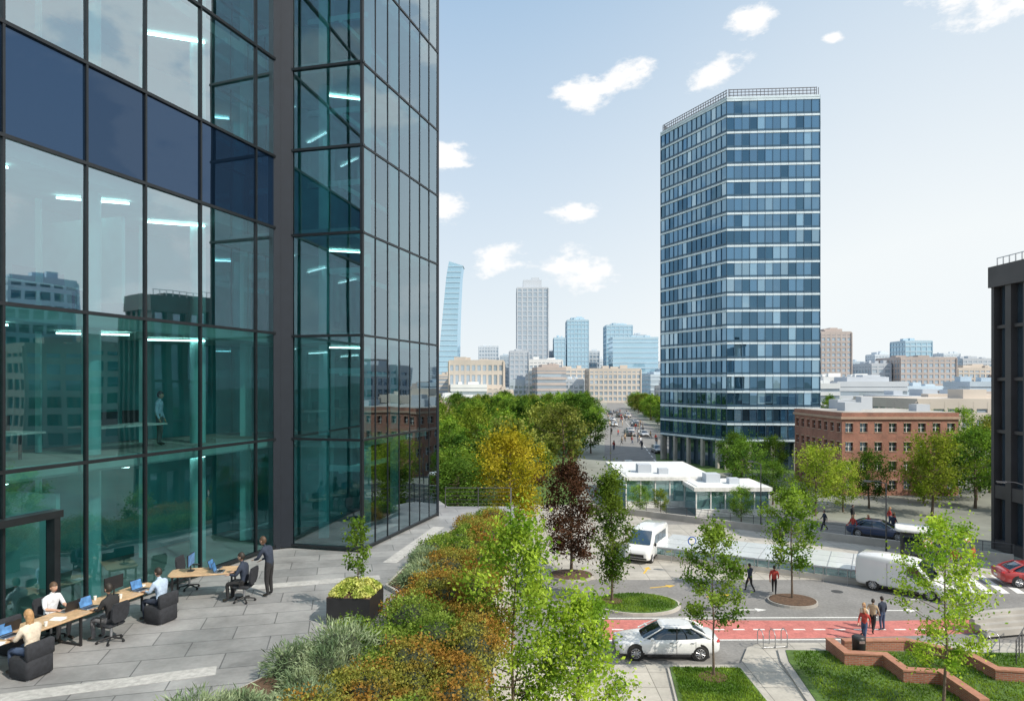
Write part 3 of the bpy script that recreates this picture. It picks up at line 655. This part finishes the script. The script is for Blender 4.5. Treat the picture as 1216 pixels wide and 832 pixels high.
# planter
q=MB(); q.prism([(-.58,-.62),(.58,-.62),(.58,.62),(-.58,.62)],.03,.72,dark,soil); q.prism([(-.5,-.54),(.5,-.54),(.5,.54),(-.5,.54)],0,.03,dark)
q.build('black_planter_box',(-4.2,18.35,0),-.1)
q=MB(); n=4500
th=rs.uniform(0,2*np.pi,n); rr_=np.sqrt(rs.uniform(0,1,n)); C=np.stack([np.sign(np.cos(th))*abs(np.cos(th))**.5*rr_*.62,np.sign(np.sin(th))*abs(np.sin(th))**.5*rr_*.66,.74+.26*rs.uniform(.2,1.1,n)*(1.1-rr_**3)],1)
U=rs.normal(0,1,(n,3)); U/=np.linalg.norm(U,axis=1)[:,None]; Wv=np.cross(U,rs.normal(0,1,(n,3))); Wv/=np.linalg.norm(Wv,axis=1)[:,None]; sz=rs.uniform(.03,.07,(n,1))
Vv=np.stack([C-U*sz*.6,C+Wv*sz*.4,C+U*sz*.6,C-Wv*sz*.4],1).reshape(-1,3); q.v=[tuple(a) for a in Vv.tolist()]; q.mi(L_lime); q.f=[(4*j,4*j+1,4*j+2,4*j+3) for j in range(n)]; q.m=[0]*n; q.sm=[False]*n
q.build('flowering_groundcover',(-4.2,18.35,0),-.1)
place('sapling_tree',tree_mesh('sap',77,1.95,.42,.2,900,.085,L_mid,.018,14,'col',.22,.8),(-4.2,18.6,.7))
# ------------------------------------------------------------ vehicles
tyre=M('tyre_rubber',(.02,.02,.02),.85); rim=M('alloy_rim',(.5,.5,.52),.3,.05,5,metal=.9); carglass=fg('vehicle_glass',(.012,.018,.022),(.7,.8,.9),.12)
tail=M('tail_light',(.45,.02,.02),.2); headl=M('head_light',(.75,.78,.8),.1,coat=1)
def rg(x,z0,z1,w,e=.38,n=20):
    zc=(z0+z1)/2;h=(z1-z0)/2; o=[]
    for k in range(n):
        a=2*math.pi*(k+.5)/n; c,s_=math.cos(a),math.sin(a)
        o.append((x,w*math.copysign(abs(c)**e,c),zc+h*math.copysign(abs(s_)**e,s_)))
    return o
def wheels(q,xs,w,r):
    for x in xs:
        for sg_ in(-1,1):
            q.tube([(x,sg_*(w-.35),r+.04),(x,sg_*(w+.008),r+.04)],r+.06,dark,22)
            q.tube([(x,sg_*(w-.2),r),(x,sg_*(w+.012),r),(x,sg_*(w+.022),r)],[r,r,r*.9],tyre,22)
            q.tube([(x,sg_*(w),r),(x,sg_*(w+.026),r)],r*.66,dark,18)
            for k in range(10):
                a=k*2*math.pi/10+.3; q.tube([(x,sg_*(w+.02),r),(x+math.cos(a)*r*.62,sg_*(w+.03),r+math.sin(a)*r*.62)],[.035,.03],rim,5)
            for k in range(20):
                a,b2=k*math.pi/10,(k+1)*math.pi/10
                q.tube([(x+math.cos(a)*r*.65,sg_*(w+.022),r+math.sin(a)*r*.65),(x+math.cos(b2)*r*.65,sg_*(w+.022),r+math.sin(b2)*r*.65)],.016,rim,4,False)
def paint(name,c): return M(name,c,.3,.03,1,coat=1)
def sedan(body):
    q=MB()
    st=[(-2.36,.38,.6,.55),(-2.3,.27,.68,.74),(-2.12,.22,.76,.84),(-1.7,.2,.84,.9),(-1.1,.2,.92,.915),(-.6,.2,.95,.92),(.4,.2,.97,.92),(1.2,.2,1.0,.92),(1.8,.22,1.03,.90),(2.15,.27,1.02,.85),(2.3,.35,.95,.78),(2.36,.45,.82,.66)]
    q.loft([rg(*s_) for s_ in st],body)
    def xr(z,xa,xb,w,n=24,e=.42):
        xc=(xa+xb)/2;l=(xb-xa)/2; return [(xc+l*math.copysign(abs(math.cos(a))**e,math.cos(a)),w*math.copysign(abs(math.sin(a))**e,math.sin(a)),z) for a in [2*math.pi*(k+.5)/n for k in range(n)]]
    q.loft([xr(.88,-1.2,2.0,.82),xr(1.1,-.85,1.72,.76),xr(1.28,-.52,1.4,.69),xr(1.40,-.25,1.12,.62)],carglass)
    q.loft([xr(1.385,-.3,1.2,.66),xr(1.42,-.24,1.12,.63),xr(1.45,-.05,.9,.5)],body)
    for sg_ in(-1,1):
        q.tube([(-1.12,sg_*.80,.93),(-.72,sg_*.745,1.14),(-.22,sg_*.64,1.4)],[.035,.028,.03],body,6)
        q.tube([(.38,sg_*.83,.93),(.42,sg_*.65,1.4)],.025,dark,6)
        q.tube([(1.93,sg_*.80,.97),(1.55,sg_*.74,1.2),(1.08,sg_*.63,1.4)],[.07,.055,.04],body,6)
        q.ell((-.75,sg_*.98,1.0),(.09,.1,.07),body); 
        q.ell((-2.14,sg_*.66,.66),(.17,.17,.07),headl); q.ell((2.2,sg_*.68,.86),(.16,.16,.08),tail)
        for x in(.0,.95): q.box((x+.12,sg_*.925,.82),(.16,.03,.025),metal)
        for x in(-.62,.36,1.22): q.box((x,sg_*.9205,.6),(.012,.006,.62),dark)
        q.box((0,sg_*.905,.24),(2.0,.03,.1),dark)
    q.box((-2.33,0,.42),(.1,1.0,.16),dark); q.box((-2.36,0,.58),(.05,.5,.05),metal); q.box((2.36,0,.6),(.03,.5,.12),white)
    wheels(q,(-1.48,1.42),.9,.335); return q
def van(body,rear_win=True):
    q=MB()
    st=[(-2.62,.42,.8,.7),(-2.55,.3,.98,.86),(-2.3,.25,1.12,.93),(-1.75,.25,1.28,.96),(-1.35,.25,1.72,.96),(-.95,.25,2.13,.95),(-.6,.25,2.25,.95),(1,.25,2.3,.96),(2.35,.25,2.28,.96),(2.52,.3,2.2,.94),(2.6,.42,1.9,.88)]
    q.loft([rg(*s_,.24) for s_ in st],body)
    q.quad((-1.84,-.8,1.30),(-1.84,.8,1.30),(-1.02,.72,2.16),(-1.02,-.72,2.16),carglass)
    for sg_ in(-1,1):
        q.add([(-1.45,sg_*.966,1.25),(-.45,sg_*.966,1.25),(-.45,sg_*.955,1.9),(-1.0,sg_*.955,1.9)],[(0,1,2,3)],carglass)
        if rear_win:
            for a in(-.35,.75): q.add([(a,sg_*.972,1.28),(a+.98,sg_*.972,1.28),(a+.98,sg_*.966,1.9),(a,sg_*.966,1.9)],[(0,1,2,3)],carglass)
        q.ell((-2.46,sg_*.66,.86),(.13,.2,.12),headl); q.box((2.56,sg_*.82,1.1),(.1,.12,.5),tail); q.ell((-1.5,sg_*1.08,1.3),(.07,.1,.14),dark)
        for x in (-.42,.7): q.box((x,sg_*.966,1.15),(.012,.008,1.5),dark)
        q.box((.1,sg_*.958,.36),(2.4,.03,.12),dark)
    q.box((-2.6,0,.62),(.08,1.1,.2),dark); q.box((-2.6,0,.42),(.1,1.5,.12),dark); q.box((2.62,0,.7),(.03,.5,.12),white)
    wheels(q,(-1.72,1.55),.935,.35); return q
wp=paint('white_car_paint',(.72,.73,.74))
sm=sedan(wp); sm.build('white_sedan_car',(7.25,32.4,GZ+.004),-.02,1.02)
v1=van(wp); v1.build('white_minivan',(10.0,50.6,GZ+.01),math.radians(62),.98)
v2=van(wp,False); v2.build('white_van',(24.0,41.9,GZ+.008),math.pi-.75,.95)
cars=[sedan(paint('car_paint_%s'%n,c)) for n,c in(('blue',(.03,.05,.12)),('red',(.35,.02,.02)),('grey',(.2,.2,.21)),('silver',(.5,.5,.52)),('black',(.02,.02,.02)))]
cars[0].build('blue_sedan_car',(30.5,56.8,GZ+.02),math.pi-.6); cars[1].build('red_sedan_car',(33.3,43.2,GZ+.008),2.9)
for y in list(range(100,300,13)):
    for ln in(0,1,2):
        if R.random()<.6: continue
        xc=(20+(y-105)*.128)+ln*3.2-2.2; c=R.choice(cars[2:]+[sm]); k=id(c)
        me=bpy.data.meshes.get('shared_%d'%k)
        if me: place('parked_car',me,(xc,y+R.uniform(-2,2),GZ+.02),math.pi/2+.12+(math.pi if ln else 0))
        else:
            o=c.build('parked_car',(xc,y,GZ+.02),math.pi/2); o.data.name='shared_%d'%k
# ------------------------------------------------------------ people
skinm=M('skin',(.50,.30,.21),.5,.06,8)
hairs={'dark':M('hair_dark',(.02,.014,.01),.6),'blond':M('hair_blond',(.38,.22,.10),.6,.2,20),'brown':M('hair_brown',(.08,.045,.025),.6)}
def cloth(n,c): return M('cloth_'+n,c,.9,.2,9,bump=.3,bscale=25)
cl={'white':cloth('white',(.66,.68,.72)),'navy':cloth('navy',(.025,.035,.06)),'black':cloth('black',(.02,.02,.022)),'blue':cloth('light_blue',(.38,.48,.62)),'grey':cloth('grey',(.14,.14,.15)),'jeans':cloth('jeans',(.05,.08,.15)),'red':cloth('red',(.4,.05,.04)),'tan':cloth('tan',(.4,.3,.2)),'cream':cloth('cream',(.6,.52,.42))}
shoe=M('shoe_leather',(.03,.025,.02),.4); lips=M('lips',(.35,.12,.1),.5)
def person(name,loc,rz,pose,shirt,pants,hair='dark',skin=None,long=False,short=False,s=1.0,turn=0):
    sk_=skin or skinm
    if pose=='sit':
        J=dict(pel=(0,-.02,.55),spi=(0,-.03,.74),che=(0,.02,.96),nec=(0,.05,1.11),hea=(0,.075,1.19),
          shL=(-.19,.03,1.03),elL=(-.25,.12,.81),wrL=(-.15,.36,.80),shR=(.19,.03,1.03),elR=(.25,.12,.81),wrR=(.15,.38,.80),
          hiL=(-.10,.03,.53),knL=(-.13,.45,.54),anL=(-.12,.42,.10),toL=(-.13,.58,.045),hiR=(.10,.03,.53),knR=(.13,.45,.54),anR=(.12,.38,.10),toR=(.13,.54,.045))
    else:
        J=dict(pel=(0,0,.95),spi=(0,0,1.13),che=(0,.0,1.34),nec=(0,.0,1.49),hea=(0,.02,1.57),
          shL=(-.19,0,1.42),elL=(-.25,-.02,1.13),wrL=(-.25,.08,.88),shR=(.19,0,1.42),elR=(.25,-.02,1.13),wrR=(.25,.08,.88),
          hiL=(-.09,0,.91),knL=(-.10,.03,.5),anL=(-.10,-.02,.09),toL=(-.12,.14,.04),hiR=(.09,0,.91),knR=(.10,.03,.5),anR=(.10,-.02,.09),toR=(.12,.14,.04))
        if pose=='walk':
            J.update(knL=(-.09,.2,.52),anL=(-.09,.26,.10),toL=(-.09,.42,.07),knR=(.09,-.03,.5),anR=(.09,-.32,.16),toR=(.09,-.2,.045),elL=(-.25,-.12,1.16),wrL=(-.24,-.12,.9),elR=(.25,.08,1.16),wrR=(.23,.26,.98))
        if pose=='lean':
            J.update(che=(0,.08,1.32),nec=(0,.15,1.46),hea=(0,.2,1.53),shL=(-.19,.1,1.4),shR=(.19,.1,1.4),elL=(-.25,.22,1.15),wrL=(-.13,.42,1.08),elR=(.25,.15,1.13),wrR=(.2,.38,1.0))
    rad=dict(pel=.15,spi=.13,che=.15,nec=.06,hea=.055,shL=.075,shR=.075,elL=.05,elR=.05,wrL=.032,wrR=.032,hiL=.10,hiR=.10,knL=.068,knR=.068,anL=.045,anR=.045,toL=.038,toR=.038)
    E=[('pel','spi'),('spi','che'),('che','nec'),('nec','hea')]+[(a+x,b_+x) for x in 'LR' for a,b_ in(('sh','el'),('el','wr'),('hi','kn'),('kn','an'),('an','to'))]+[('che','shL'),('che','shR'),('pel','hiL'),('pel','hiR')]
    names=list(J); me=bpy.data.meshes.new('sk'); me.from_pydata([J[n] for n in names],[(names.index(a),names.index(b_)) for a,b_ in E],[])
    ob=bpy.data.objects.new('tmp_body',me); S.collection.objects.link(ob)
    ob.modifiers.new('Skin','SKIN')
    for i,n in enumerate(names):
        r=rad[n]; me.skin_vertices[0].data[i].radius=(r,r*(.8 if n in('che','spi','pel') else 1)); me.skin_vertices[0].data[i].use_root=(n=='pel')
    sb=ob.modifiers.new('Sub','SUBSURF'); sb.levels=1; sb.render_levels=1
    dg=bpy.context.evaluated_depsgraph_get(); em=bpy.data.meshes.new_from_object(ob.evaluated_get(dg))
    q=MB(); vs=[tuple(v.co) for v in em.vertices]
    region={}
    for e_ in E:
        m_=shirt
        if e_==('nec','hea'): m_=sk_
        elif e_[0][:2]=='el' and short: m_=sk_
        elif e_[0][:2] in('hi','kn') or e_[0]=='pel' and e_[1][:2]=='hi': m_=pants
        elif e_[0][:2]=='an': m_=shoe
        region[e_]=m_
    q.v=vs
    for p in em.polygons:
        c=p.center; best=None;bd=9
        for e_ in E:
            a,b_=Vector(J[e_[0]]),Vector(J[e_[1]]); ab=b_-a; tt=max(0,min(1,(c-a).dot(ab)/ab.length_squared)); dd=(c-(a+ab*tt)).length-rad[e_[0]]*(.4)
            if dd<bd: bd=dd;best=e_
        mm=region[best]
        if best in(('pel','spi'),) and c.z<J['pel'][2]+.03: mm=pants
        q.f.append(tuple(p.vertices)); q.m.append(q.mi(mm)); q.sm.append(True)
    bpy.data.objects.remove(ob); 
    for x in 'LR':
        w=Vector(J['wr'+x]); d=(w-Vector(J['el'+x])).normalized()
        if pose=='sit': d=Vector((d.x*.3,1,-.12)).normalized()
        sx=-1 if x=='L' else 1; side=Vector((sx,0,0)); nrm=d.cross(side).normalized(); side=nrm.cross(d).normalized()
        q.loft([[w+d*t_+side*a*.038*k_+nrm*b_*.014 for a,b_ in((-1,-1),(1,-1),(1,1),(-1,1))] for t_,k_ in((-.02,.7),(.03,1),(.085,1.05))],sk_)
        dn=Vector((0,0,-1)) if pose=='sit' else Vector((-sx*.5,.4,0))
        for k,(fl) in enumerate((.065,.075,.07,.055)):
            b0=w+d*.08+side*(-.03+.02*k); b1=b0+d*fl*.5+dn*.006; b2=b1+d*fl*.4+dn*.02; q.tube([b0,b1,b2],[.0095,.009,.006],sk_,5)
        b0=w+d*.025-side*.033; q.tube([b0,b0+d*.03-side*.025,b0+d*.06-side*.03],[.012,.01,.007],sk_,5)
    hc=Vector(J['hea'])+Vector((0,.015,.10)); Rm=Matrix.Rotation(turn,3,'Z')
    def hf(p):
        z=p.z; k=1+.28*min(0,z); return Vector((p.x*k,p.y*(1+.1*min(0,z))+(.06 if z<-.3 and p.y>0 else 0),z))
    tmp=MB(); tmp.ell((0,0,0),(.077,.097,.122),sk_,14,10,hf)
    tmp.loft([[(-.008,.088,.02),(.008,.088,.02),(.006,.09,.0)],[(-.017,.088,-.03),(.017,.088,-.03),(0,.117,-.026)]],sk_)
    for sx in(-1,1):
        tmp.ell((sx*.077,-.005,-.005),(.012,.022,.032),sk_,6,5); tmp.ell((sx*.03,.086,.008),(.013,.008,.008),white,6,5); tmp.ell((sx*.03,.091,.008),(.006,.006,.006),dark,6,5)
        tmp.box((sx*.03,.09,.028),(.03,.008,.007),hairs[hair])
    tmp.box((0,.088,-.06),(.045,.01,.009),lips)
    n=18;mm=12; hv=[];hfz=[]
    for j in range(mm+1):
        ph=math.pi*j/mm-math.pi/2
        for k in range(n):
            a=2*math.pi*k/n; hv.append((math.cos(ph)*math.cos(a)*.086,math.cos(ph)*math.sin(a)*.107-.006,math.sin(ph)*.13+.008))
    for j in range(mm):
        for k in range(n):
            f=(j*n+k,j*n+(k+1)%n,(j+1)*n+(k+1)%n,(j+1)*n+k); c=sum((Vector(hv[i_]) for i_ in f),Vector())/4
            if (c.z>.045 or (c.y<-.0 and c.z>-.06) or (c.y<.035 and c.z>.01)): hfz.append(f)
    tmp.add(hv,hfz,hairs[hair],True)
    if long:
        tmp.loft([[(x*w_,y*d_-.045,z) for x,y in((-1,0),(-.6,-1),(.6,-1),(1,0),(.6,.5),(-.6,.5))] for z,w_,d_ in((.03,.083,.06),(-.08,.09,.065),(-.2,.085,.055),(-.28,.06,.035))],hairs[hair])
    o=len(q.v)
    for v in tmp.v: q.v.append(tuple(hc+Rm@Vector(v)))
    for f,m_,s_ in zip(tmp.f,tmp.m,tmp.sm): q.f.append(tuple(o+i_ for i_ in f)); q.m.append(q.mi(tmp.mats[m_])); q.sm.append(s_)
    return q.build(name,loc,rz,s)
RN=math.radians(72); RF=math.radians(-108)
# ------------------------------------------------------------ terrace furniture
def office_chair(loc,rz):
    q=MB()
    q.rbox((0,.02,.45),(.5,.48,.08),darkfab,r=.03)
    q.loft([[(x*w_,-.25+y*.03-zz*.12,.5+zz) for x,y in((-1,-1),(1,-1),(1,1),(-1,1))] for zz,w_ in((.03,.16),(.15,.24),(.4,.24),(.5,.19))],darkfab,True,False)
    q.tube([(0,0,.42),(0,0,.12)],[.03,.035],metal,8); q.tube([(0,-.2,.42),(0,-.27,.55)],.02,dark,6)
    for k in range(5):
        a=k*2*math.pi/5; e_=(math.cos(a)*.3,math.sin(a)*.3); q.tube([(0,0,.13),(e_[0],e_[1],.075)],[.025,.018],dark,6); q.tube([(e_[0]-.02,e_[1],.035),(e_[0]+.02,e_[1],.035)],.033,dark,10)
    for sx in(-1,1):
        q.tube([(sx*.25,0,.42),(sx*.29,0,.5),(sx*.29,0,.66)],.015,dark,6); q.rbox((sx*.29,.03,.675),(.07,.26,.03),dark,r=.01)
    return q.build('office_chair',loc,rz)
def cube_chair(loc,rz):
    q=MB(); q.rbox((0,0,.24),(.62,.6,.44),darkfab,r=.03); q.rbox((0,-.25,.6),(.62,.12,.36),darkfab,r=.03)
    for sx in(-1,1): 
        for sy in(-1,1): q.box((sx*.25,sy*.24,.012),(.05,.05,.024),metal)
    return q.build('lounge_chair',loc,rz)
screen=M('laptop_display',(.06,.16,.34),.15,.5,6,emit=.25)
def laptop(loc,rz):
    q=MB(); q.rbox((0,0,.012),(.36,.25,.022),metal,r=.005); q.box((0,-.01,.025),(.30,.13,.004),dark)
    q.box((0,.165,.145),(.36,.012,.25),dark,0,-.3); q.box((0,.158,.145),(.335,.004,.225),screen,0,-.3)
    return q.build('laptop',loc,rz)
def monitor(loc,rz):
    q=MB(); q.rbox((0,0,.01),(.24,.18,.02),dark,r=.005); q.tube([(0,0,.02),(0,.02,.25)],.018,dark,6); q.box((0,0,.34),(.56,.03,.34),dark); q.box((0,-.018,.34),(.53,.006,.31),screen); return q.build('computer_monitor',loc,rz)
def cup(loc):
    q=MB(); q.tube([(0,0,0),(0,0,.1)],[.03,.04],white,10); return q.build('coffee_cup',loc)
def papers(loc,rz):
    q=MB(); q.box((0,0,.002),(.21,.30,.003),white,0); q.box((.05,.04,.006),(.21,.30,.003),white,.2); return q.build('paper_sheets',loc,rz)
def table(name,c,L,D,rz):
    q=MB(); q.rbox((0,0,.735),(L,D,.045),wood,r=.01)
    for sx in(-1,0,1) if L>3 else(-1,1):
        for sy in(-1,1): q.box((sx*(L/2-.15),sy*(D/2-.08),.355),(.05,.05,.71),dark)
        q.box((sx*(L/2-.15),0,.69),(.045,D-.21,.04),dark); q.box((sx*(L/2-.15),0,.03),(.045,D-.21,.04),dark)
    return q.build(name,c,rz)
fa=math.atan2(.952,.3056)
def along(y,off): return (F(y)+off*.952+0, y-off*.3056)
x,y=along(16.9,1.3); table('long_wood_table',(x,y,0),5.2,.85,fa)
def P2(y,off,z=0): a=along(y,off); return (a[0],a[1],z)
specs=[(15.4,2.12,RN,'white','jeans','blond',True,'cube'),(17.3,2.12,RN,'black','grey','dark',False,'office'),(18.75,2.12,RN,'blue','navy','dark',False,'cube'),(17.0,.55,RF,'white','grey','brown',False,'office')]
for (yy,off,rz,sh,pa,ha,lg,ch) in specs:
    p=P2(yy,off); person('seated_woman' if lg else 'seated_man',p,rz,'sit',cl['cream'] if lg else cl[sh],cl[pa],ha,long=lg,short=(sh=='white'))
    (cube_chair if ch=='cube' else office_chair)(p,rz)
    lo=P2(yy,1.45 if off>1 else 1.1,.758); laptop(lo,rz)
cube_chair(P2(16.2,.5),RF); office_chair(P2(14.5,.5),RF); laptop(P2(15.6,1.1,.758),RF); monitor(P2(18.2,1.15,.758),RF)
monitor(P2(14.8,1.4,.758),RN)
for y,o in ((16.1,1.6),(18.1,1.5),(17.8,1.0),(14.9,1.0)): cup(P2(y,o,.758))
for y,o in ((16.5,1.45),(19.0,1.1),(15.0,1.65)): papers(P2(y,o,.758),RN+.2)
table('wood_table',(-9.1,20.2,0),1.9,.85,.25)
monitor((-9.5,20.2,.758),1.7); laptop((-8.85,20.45,.758),1.6); laptop((-8.6,20.1,.758),1.75)
person('seated_man',(-7.75,19.75,0),1.5,'sit',cl['navy'],cl['black'],'dark'); office_chair((-7.75,19.75,0),1.5)
person('standing_man',(-7.2,20.25,0),1.35,'lean',cl['navy'],cl['black'],'brown',s=1.0)
office_chair((-9.9,20.95,0),-1.6)
person('standing_man',(F(22.5)-1.6,22.7,4.24),-1.4,'stand',cl['blue'],cl['grey'])
for i,(x,y,rz,po,sh,pa,lg) in enumerate(((14.6,41.9,.5,'walk','navy','black',0),(15.9,41.4,-.4,'walk','red','black',0),(17.5,33.9,2.4,'walk','red','jeans',1),(18.5,35.0,-.8,'walk','tan','black',0),(19.2,35.4,.3,'stand','navy','jeans',0),(17.9,34.7,2.0,'stand','cream','tan',1),(26.0,38.9,1,'walk','white','jeans',0),(21.0,53.4,1,'stand','black','black',0))):
    person('pedestrian',(x,y,GZ+.005),rz,po,cl[sh],cl[pa],'blond' if lg else 'dark',long=bool(lg),s=.98 if not lg else .93)
ppl=[o for o in bpy.data.objects if o.name.startswith('pedestrian')]
cr=empty('distant_crowd')
for i in range(60):
    y=R.uniform(105,300); x=20+(y-105)*.128+R.uniform(-4,6); place('figure',R.choice(ppl).data,(x,y,GZ+.02),R.uniform(0,6),1,cr)
for i in range(12):
    place('figure',R.choice(ppl).data,(R.uniform(28,34),R.uniform(45.5,48),GZ+.02) if i<5 else (R.uniform(26,34),R.uniform(57,62),GZ+.02),R.uniform(0,6),1,cr)
# ------------------------------------------------------------ street furniture
def bike_rack(loc,rz):
    q=MB()
    for k in range(3):
        x=k*.6; q.tube([(x,0,0),(x,0,.6),(x,.15,.8),(x,.45,.8),(x,.6,.6),(x,.6,0)],.022,metal,6)
    q.tube([(0,.05,.05),(1.2,.05,.05)],.02,metal,6); return q.build('bike_rack',loc,rz)
bike_rack((12.0,32.6,GZ+.13),.1); bike_rack((21.8,31.6,GZ+.25),.4)
def litter_bin(loc):
    q=MB(); q.tube([(0,0,0),(0,0,.05),(0,0,.85),(0,0,.95),(0,0,1.0)],[.24,.27,.3,.3,.2],dark,14); q.box((0,-.29,.8),(.25,.06,.12),metal); return q.build('litter_bin',loc)
litter_bin((15.9,31.3,GZ+.25)); litter_bin((24.9,46.6,GZ+.01))
def lamp(loc,h=5.5,rz=0):
    q=MB(); q.tube([(0,0,0),(0,0,.3),(0,0,h)],[.1,.06,.04],railm,8); q.tube([(0,0,h-.05),(.5,0,h+.1),(1.1,0,h+.1)],.03,railm,6); q.rbox((1.25,0,h+.08),(.6,.22,.08),railm,r=.02); q.box((1.25,0,h+.03),(.45,.16,.02),white); return q.build('street_lamp',loc,rz)
lamp((28.5,52,GZ),5.2,2.6); lamp((34.5,46,GZ),6,2.6); lamp((22.6,62,GZ),5.5,2.0); lamp((13,90,GZ),7,0); lamp((29,118,GZ),7,3.1)
q=MB(); q.rbox((0,0,1.1),(2.2,2.0,2.2),dark,r=.05); q.box((0,-1.01,1.3),(1.8,.04,1.3),carglass); q.rbox((0,0,2.3),(2.9,2.6,.2),offwhite,r=.04); q.box((.6,-1.02,1.05),(.7,.05,2.0),metal); q.build('kiosk',(29.3,49.3,GZ+.01),-.5)
def sign(loc,c,rz=0):
    q=MB(); q.tube([(0,0,0),(0,0,2.5)],.03,metal,6); q.tube([(0,-.035,2.3),(0,-.055,2.3)],.3,c,20); q.tube([(0,-.05,2.3),(0,-.062,2.3)],.23,white,20); return q.build('traffic_sign',loc,rz)
sign((27.3,44.9,GZ),red); sign((31,46.5,GZ),red,.3); sign((12.0,45.6,GZ),M('sign_blue',(.03,.1,.4),.4),.2)
q=MB()
for z in range(4): q.box((0,z*.35,.2+.17*z),(4,.34,.3),conc)
q.build('stone_steps',(25.6,34.6,GZ+.1),.2)
railing('stair_railing',[(22.6,30.6),(25.5,33.6)],GZ+.2,1.1,sp_=.8,bars=4)
